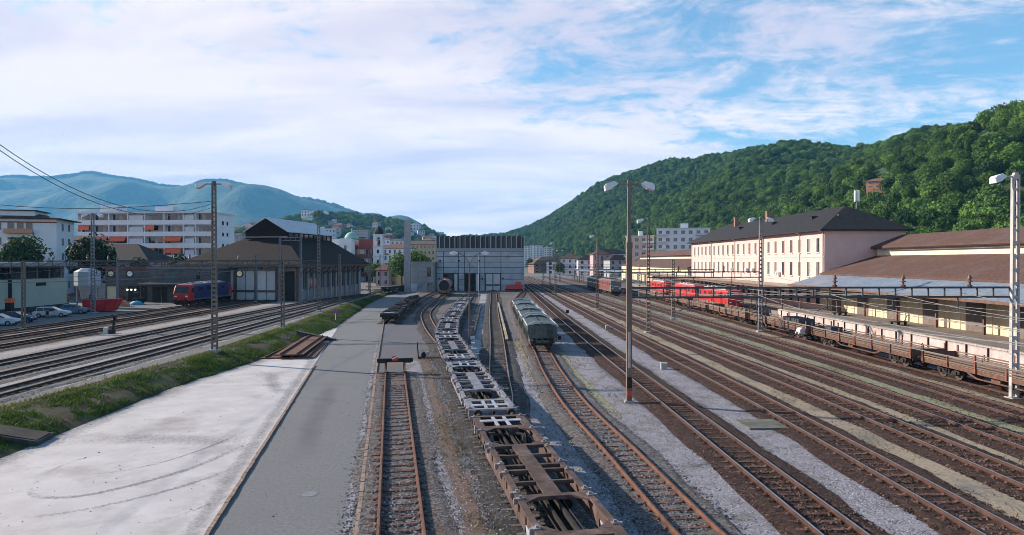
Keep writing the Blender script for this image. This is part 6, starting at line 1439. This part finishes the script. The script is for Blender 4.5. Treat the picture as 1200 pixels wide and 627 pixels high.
MB().loft([[(1.9*k*math.cos(i*math.pi/4),1.9*k*math.sin(i*math.pi/4),z) for i in range(8)] for k, z in ((1,21),(1.0,22.0),(.85,23),(.5,24),(.15,24.6),(.04,26))]).build('dome', M_roof_b, BT)
MB().box(-.45,.45,-2.16,-2.1,12.6,14.2).build('clock', M_dark, BT)
for z in (3,8): MB().box(-.5,.5,-2.16,-2.1,z,z+1.8).build('window', M_glass, BT)
M_redp = wall_plaster('red_office_panel', (0.27,0.085,0.068))
def banded(label, loc, rz, w, d, floors, fh, m1, m2, group=None):
    r = thing('office_building', label, 'building', loc, rz, group)
    MB().box(0,w,.3,d,0,floors*fh).build('core', M_grw, r)
    for f in range(floors):
        MB().box(-.1,w+.1,0,d+.1,f*fh+fh*.55,(f+1)*fh).build('band', m1, r)
        n = int(w/2.6)
        for c in range(n): MB().box((c+.15)*w/n,(c+.85)*w/n,.2,.296,f*fh+.1,f*fh+fh*.52).build('window', M_glass if (c+f) % 3 else M_offw, r)
    MB().box(-.2,w+.2,-.1,d+.2,floors*fh,floors*fh+2.6).build('top_storey', m2, r); return r
banded('long red-banded office building behind the engine shed roof', (-96,305,0), R(-3), 24, 14, 4, 4.1, M_redp, M_white)
banded('red-banded office wing beside the bell tower', (-69,308,0), R(-3), 8, 12, 4, 4.1, M_redp, M_redp)
r = thing('church', 'white church block with a green copper dome before the bell tower', 'church', (-72,298,0))
MB().box(-2.6,2.6,-3,4,0,19).build('wall', M_white, r); MB().sphere((1.6,2.2,19), 3.2, 16, 8, (1,1,.95), True).build('dome', mat('copper_green', (0.16,0.36,0.32), (0.24,0.45,0.40), 1, .7), r, smooth=True); MB().tub((1.6,2.2,21.9),(1.6,2.2,23.5),.4,.3,8).build('lantern', MATS['copper_green'], r)
for z in (4,9,14): MB().box(-.5,.5,-3.06,-3.0,z,z+2).build('window', M_glass, r)
for k, (px, d, w, h, m, rm2, fl, lb) in enumerate(((455,250,5,6,M_rose,M_troof,2,'pink house beside the concrete pillar'),(463,252,4.5,5.5,M_yel,M_troof,2,'yellow house between the pink one and the pillar'),(468,420,18,17,M_white,M_troof,4,'white town house behind the pink house'),(497,520,30,22,M_yel,M_troof,5,'big yellow town building above the annex roof'),(470,560,34,20,M_rose,M_troof,4,'long rose town building with red roof'),(505,610,24,14,M_rbrick,M_troof,3,'red brick town building behind the shed annex'),(440,380,14,13,M_white,M_roof_r,3,'white town house left of the bell tower base'),(485,470,16,11,M_grw,M_troof,3,'grey town house behind the green trees'),(390,520,26,20,M_offw,M_roof_d,5,'pale grey block above the red-banded offices'),(415,640,22,16,M_white,M_troof,4,'white town block between offices and hill'))):
    house(lb, ((px-600)*d/800, d, 0), R(-12+k*4), w, 11, h, 2.6, m, rm2, fl, 'town buildings by the bell tower', True, 'town_house', max(2, int(w/3)))
# houses scattered over the town hill
hs = [M_white, M_offw, M_rose, M_yel, M_cream, M_white, M_rbrick]; rs2 = random.Random(41); G = G_m
W_h = [(10,9,8,3),(13,10,11,3),(18,11,13,2.5),(9,8,6,2.5)]
rs2 = random.Random(41)
for hx, hy, hz_ in HSP:
    w, d, h, rise = [v*1.25 for v in W_h[rs2.randint(0, 3)]]
    o = thing('hillside_house', None, 'house', (hx, hy, hz_+1.5), rs2.uniform(-.5,.5), 'houses on the town hill')
    wm_ = rs2.choice(hs); o['label'] = {'white_plaster':'white','offwhite_plaster':'off-white','far_rose_wall':'rose','far_yellow_wall':'yellow','cream_plaster':'cream','far_red_wall':'brick red'}[wm_.name]
    MB().box(-w/2,w/2,-d/2,d/2,-6,h).build('wall', wm_, o); rd_ = rs2.random() < .7; hip_roof(o, -w/2,w/2,-d/2,d/2,h,rise,.6,M_troof if rd_ else M_roof_d); o['label'] = '%s house with %s walls and %s roof %s the town hill' % (('small' if w < 14 else 'large'), o['label'], ('red' if rd_ else 'dark'), ('low on' if hz_ < 22 else 'midway up' if hz_ < 75 else 'high on'))
    for f in range(2):
        for c in range(3): MB().box(-w/2+(c+.3)*w/3,-w/2+(c+.7)*w/3,-d/2-.08,-d/2-.01,h*(.15+.45*f),h*(.4+.45*f)).build('window', M_glass, o)
flats('pinkish villa block standing out on the town hill', ((412-600)*1250/800, 1250, 40), 0, 30, 14, 26, 5, M_rose, None, False, None, 6, False)
flats('pale grey apartment block on the lower town hill', ((357-600)*900/800, 900, 14), R(6), 40, 16, 38, 7, M_offw, None, True, None, 9, False)

# ================================================================= trees
def tree(label, loc, H, cw, m, n=1500, group=None, seed=1, leaf=.30, zc=.6, name='tree', trunk=True):
    rs = np.random.RandomState(seed); r = thing(name, label, 'tree', loc, 0, group)
    V, F = crown_arrays(rs, n, cw/2, H*(1-zc)*1.15, H*zc, leaf, 11); me = npmesh('crown', V, F, [m]); obj('crown', me, r)
    b = MB().tub((0,0,-.5),(0,0,H*zc*.9),H*.03,H*.015,8)
    for k in range(6):
        a = k*1.05; b.tub((0,0,H*zc*.55),(cw*.3*math.cos(a),cw*.3*math.sin(a),H*zc*(.95+.1*(k % 3))),H*.012,H*.005,6)
    b.build('trunk', M_bark, r); return r
tree('broad tree in front of the hip-roofed apartment house', (-105,147,1), 14.5, 10, M_leaf_d, 2200, 'trees behind the upper yard', 3, .30, .62)
tree('big dark tree before the house with the dark hipped roof', (-92.5,150,1), 14.0, 12, M_leaf_d, 2600, 'trees behind the upper yard', 4, .30, .58)
tree('small tree between the dark tree and the double-headed mast', (-83,152,1), 9, 7, M_leaf_d, 1400, 'trees behind the upper yard', 5, .26, .55)
tree('leafy shrub-like tree beside the workshop roof', (-78,160,1), 10, 6, M_leaf_d, 1200, 'trees behind the upper yard', 6, .26, .55)
tree('bright green tree between the concrete pillar and pink house', (-37.5,232,0), 13, 9, M_leaf_b, 2200, 'green trees behind the annex', 7, .32, .6)
tree('bright green tree closest to the shed annex', (-31,236,0), 12, 10, M_leaf_b, 2200, 'green trees behind the annex', 8, .32, .6)
tree('darker green tree right behind the concrete pillar', (-34.6,240,0), 13.5, 9, M_leaf, 2000, 'green trees behind the annex', 9, .32, .6)
tree('green tree at the foot of the bell tower', (-57,284,0), 9, 8, M_leaf_b, 1500, 'trees near the bell tower', 10, .32, .55)
tree('green tree before the red-banded office wing', (-66,285,0), 8, 8, M_leaf_b, 1500, 'trees near the bell tower', 11, .32, .55)
tree('green tree between bell tower and town houses', (-50,292,0), 8, 7, M_leaf, 1500, 'trees near the bell tower', 12, .32, .55)
for k in range(9):
    x = -205 + k*6.5; tree('%s tall tree in the far row between the two apartment houses' % ('first second third fourth fifth sixth seventh eighth last'.split()[k]), (x, 262+rnd.uniform(-5,5), 1), 19+rnd.uniform(-2,3), 9, M_leaf, 900, 'tree row between the apartment houses', 20+k, .55, .58)
for k, (px, d, h) in enumerate(((650,520,12),(662,500,13),(676,480,12),(688,470,14),(698,455,12),(712,450,15),(728,440,14),(645,560,11),(636,590,11),(622,640,12),(655,430,9))):
    tree('%s round green tree at the hill foot past the old locomotives' % ('first second third fourth fifth sixth seventh eighth ninth tenth last'.split()[k]), ((px-600)*d/800, d, 0), h, h*.8, M_leaf if k % 2 else M_leaf_b, 900, 'trees at the foot of the wooded hill', 40+k, .5, .58)
# understorey that hides the seam of hill and valley
q = []; sz = []
for k in range(900):
    t = rs.rand()*(len(base)-1); i = int(t); f = t-i; b0 = np.array(base[i])*(1-f)+np.array(base[i+1])*f
    q.append(b0 + np.array([rs.uniform(-14,16), rs.uniform(-8,8), -.6])); w = rs.uniform(6,13); sz.append((w*1.2,w*1.2,w))
for k in range(500):
    t = rs.rand()*(len(bm)-1); i = int(t); f = t-i; b0 = np.array(bm[i])*(1-f)+np.array(bm[i+1])*f
    q.append(b0 + np.array([rs.uniform(-20,20), rs.uniform(-30,20), -.6])); w = rs.uniform(6,13); sz.append((w*1.2,w*1.2,w))
for k in range(1500):
    x = rs.uniform(-900,-20); y = rs.uniform(380,900)
    if abs(x) < 40 + y*.02: continue
    q.append((x, y, -.5)); w = rs.uniform(6,12); sz.append((w*1.1,w*1.1,w))
woods('undergrowth', q, sz, 'scattered valley trees and undergrowth along the hill foot')

# ================================================================= grass and weeds
def blades(name, P, h0, h1, w, m, label, rs, tilt=.5):
    n = len(P); P = np.asarray(P); a = rs.uniform(0,6.283,n); h = rs.uniform(h0,h1,n); d = np.stack([np.cos(a),np.sin(a),np.zeros(n)],1); ti = rs.normal(size=(n,3))*tilt; ti[:,2] = 0
    tip = P + np.array([0,0,1.0])*h[:,None] + ti*h[:,None]; ww = w*rs.uniform(.6,1.3,n)[:,None]
    V = np.stack([P-d*ww, P+d*ww, tip], 1).reshape(-1,3); o = obj(name, npmesh(name, V, np.arange(3*n).reshape(-1,3), [m])); tag(o, label, 'grass', kind='stuff'); return o
E = np.array(emb_v).reshape(ny+1, nx+1, 3); rs = np.random.RandomState(9)
A = np.linalg.norm(np.cross(E[1:,:-1]-E[:-1,:-1], E[:-1,1:]-E[:-1,:-1]), axis=2).ravel()
yc = E[:-1,:-1,1].ravel(); A = A*np.where(yc < 18, .05, 1)*np.clip(1.6-yc/160,.25,1.6); n = 95000; c = rs.choice(len(A), n, p=A/A.sum()); i, j = c//nx, c % nx; u, v = rs.rand(n,1), rs.rand(n,1)
Pg = E[i,j]*(1-u)*(1-v)+E[i+1,j]*u*(1-v)+E[i,j+1]*(1-u)*v+E[i+1,j+1]*u*v
dens = np.array([noise.noise((p[0]*.45,p[1]*.30,2.0))+.6*noise.noise((p[0]*1.3,p[1]*1.1,5.0)) for p in Pg]); k = dens > rs.uniform(-.40,.42,n)
M_grass = leafmat('grass_blades', (0.022,0.055,0.008), (0.090,0.150,0.022), 0, .3)
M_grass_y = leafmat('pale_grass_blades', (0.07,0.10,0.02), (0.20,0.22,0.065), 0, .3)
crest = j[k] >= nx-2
blades('grass', Pg[k][~crest], .08, .26, .035, M_grass, 'green grass covering the embankment slope', rs)
blades('grass', Pg[k][crest], .08, .24, .035, M_grass_y, 'pale grass along the embankment crest', rs)
Wp = []
for (path, wd, num) in (([(0.5,14),(-0.9,23),(-3.3,36),(-6.6,56),(-8.9,70)],1.0,2600),([(2.6,20),(2.2,40),(1.4,62),(0.6,80)],.9,900),([(8.9,10),(7.6,34),(6.3,60),(5.4,110)],1.7,1400),([(18.8,20),(18.5,42),(17.2,78),(15,145)],1.2,2200),([(23.5,28),(23.1,45),(21.7,85),(19.3,150)],1.0,1800),([(27.8,34),(27.4,55),(26.2,110),(23.6,190)],.8,2600),([(32.4,40),(32,60),(31.3,150)],1.0,1500),([(-29.8,20),(-29.9,60),(-30.6,100)],.8,1800),([(-72,60),(-70,90),(-69,108)],2.2,1800)):
    S_ = spline(path, .5)
    for k in range(num):
        p = S_[rs.randint(len(S_))]
        if noise.noise((p.x*.3,p.y*.22,3)) < -.05 and rs.rand() < .8: continue
        Wp.append((p.x+rs.normal()*wd*.5, p.y+rs.uniform(-.4,.4), 1.0 if p.x < -28 else .01))
blades('weeds', Wp, .06, .20, .03, leafmat('dry_weeds', (0.11,0.10,0.035), (0.24,0.19,0.09), 0, .2), 'sparse dry weeds growing between the tracks', rs, .8)
# ================================================================= loose ballast stones (nobody could count them)
def stonemat(name, cols):
    m = bpy.data.materials.new(name); m.use_nodes = True; N = m.node_tree.nodes; L = m.node_tree.links; bs = N['Principled BSDF']
    ge = N.new('ShaderNodeNewGeometry'); rp = N.new('ShaderNodeValToRGB'); rp.color_ramp.interpolation = 'CONSTANT'
    e = rp.color_ramp.elements; e[0].position = 0; e[0].color = (*cols[0], 1); e[1].position = 1/len(cols); e[1].color = (*cols[1], 1)
    for i, c in enumerate(cols[2:]): x = e.new((i+2)/len(cols)); x.color = (*c, 1)
    L.new(ge.outputs['Random Per Island'], rp.inputs[0]); L.new(rp.outputs[0], bs.inputs['Base Color']); bs.inputs['Roughness'].default_value = .9; bs.inputs['Specular IOR Level'].default_value = .2
    return m
def stones(P, m, label, rs, r0=.028, r1=.055):
    P = np.asarray(P); n = len(P); a = rs.uniform(0,6.283,n); r = rs.uniform(r0,r1,n); V = []
    for k in range(4):
        t = a + k*1.5708 + rs.uniform(-.35,.35,n); q = r*rs.uniform(.75,1.3,n); V.append(np.stack([P[:,0]+np.cos(t)*q, P[:,1]+np.sin(t)*q, P[:,2]-.01], 1))
    V.append(np.stack([P[:,0]+rs.uniform(-.5,.5,n)*r, P[:,1]+rs.uniform(-.5,.5,n)*r, P[:,2]+r*rs.uniform(.6,1.2,n)], 1))
    V = np.stack(V, 1).reshape(-1,3); b = (np.arange(n)*5)[:,None]
    F = np.concatenate([b+np.array([0,1,4]), b+np.array([1,2,4]), b+np.array([2,3,4]), b+np.array([3,0,4])], 1).reshape(-1,3)
    o = obj('ballast_stones', npmesh('ballast_stones', V, F, [m])); tag(o, label, 'gravel', kind='stuff'); return o
def along(key, n, half, rs, y0, y1, z, inner=0.0):
    P = [p for p in TRK[key] if y0 <= p.y <= y1]; T = tangents(P); w = np.array([1/(p.y**1.15) for p in P]); c = rs.choice(len(P), n, p=w/w.sum()); out = []
    for i in c:
        o = rs.uniform(-half, half); t = T[i]; s = rs.uniform(-.25,.25)
        if abs(abs(o)-.75) < .10: continue
        zz2 = z + (0.02 if abs(o) < 1.15 else .012 - max(0,(abs(o)-1.3))*.10); out.append((P[i].x + t.y*o + t.x*s, P[i].y - t.x*o + t.y*s, zz2))
    return out
rs = np.random.RandomState(77)
SB = []
for k, y0 in (('R2',15),('R3',18),('R4',24),('R5',30),('R6',36)): SB += along(k, 11500, 1.8, rs, y0, 80, .07)
stones(SB, stonemat('brown_stones', [(.006,.004,.004),(.02,.011,.009),(.055,.03,.022),(.11,.062,.046),(.035,.022,.018),(.21,.14,.115),(.012,.008,.007)]), 'loose dark brown ballast stones along the main lines', rs)
SG = []
for k, hw in (('C0',2.6),('C1',2.8),('R1',2.6),('C4',1.8)): SG += along(k, 13000 if k != 'C4' else 3500, hw, rs, 14 if k != 'C4' else 40, 75, .065)
stones([p if abs(0) else p for p in SG], stonemat('grey_stones', [(.025,.026,.03),(.06,.062,.07),(.12,.12,.13),(.20,.20,.22),(.09,.07,.06),(.30,.30,.33),(.04,.042,.05)]), 'loose grey ballast stones around the sidings', rs)
SP_ = []
for pts, hw, n in (([(-0.6,14),(-1.9,23),(-4.5,36),(-8.0,56)],1.5,5000),([(5.0,12),(3.3,24),(2.3,34),(1.5,44),(1.0,58)],2.0,7000),([(8.9,10),(8.3,23),(7.6,34),(6.9,46),(6.3,60)],1.9,7000),([(13.7,14),(13.5,25),(13.2,42),(12.0,77)],1.0,6000)):
    Q = spline(pts, .4); w = np.array([1/max(12,p.y)**1.2 for p in Q])
    for i in rs.choice(len(Q), n, p=w/w.sum()): SP_.append((Q[i].x+rs.normal()*hw*.55, Q[i].y+rs.uniform(-.3,.3), .014))
stones(SP_, stonemat('pale_stones', [(.10,.10,.12),(.22,.22,.25),(.36,.36,.40),(.46,.46,.50),(.15,.14,.14),(.06,.06,.07)]), 'pale loose gravel on the walkways between tracks', rs, .02, .042)

# chips and leaves blown over the concrete and asphalt
CH = []
for k in range(420):
    y = 16 + 60*rs.rand()**1.5; x = rs.uniform(lerp_tab(TOE, y), lerp_tab(ROADR, y)); CH.append((x, y, .018))
stones(CH, stonemat('debris_chips', [(.05,.035,.025),(.12,.09,.06),(.2,.18,.16),(.03,.03,.03)]), 'small chips and leaves strewn over the concrete and road', rs, .012, .04)
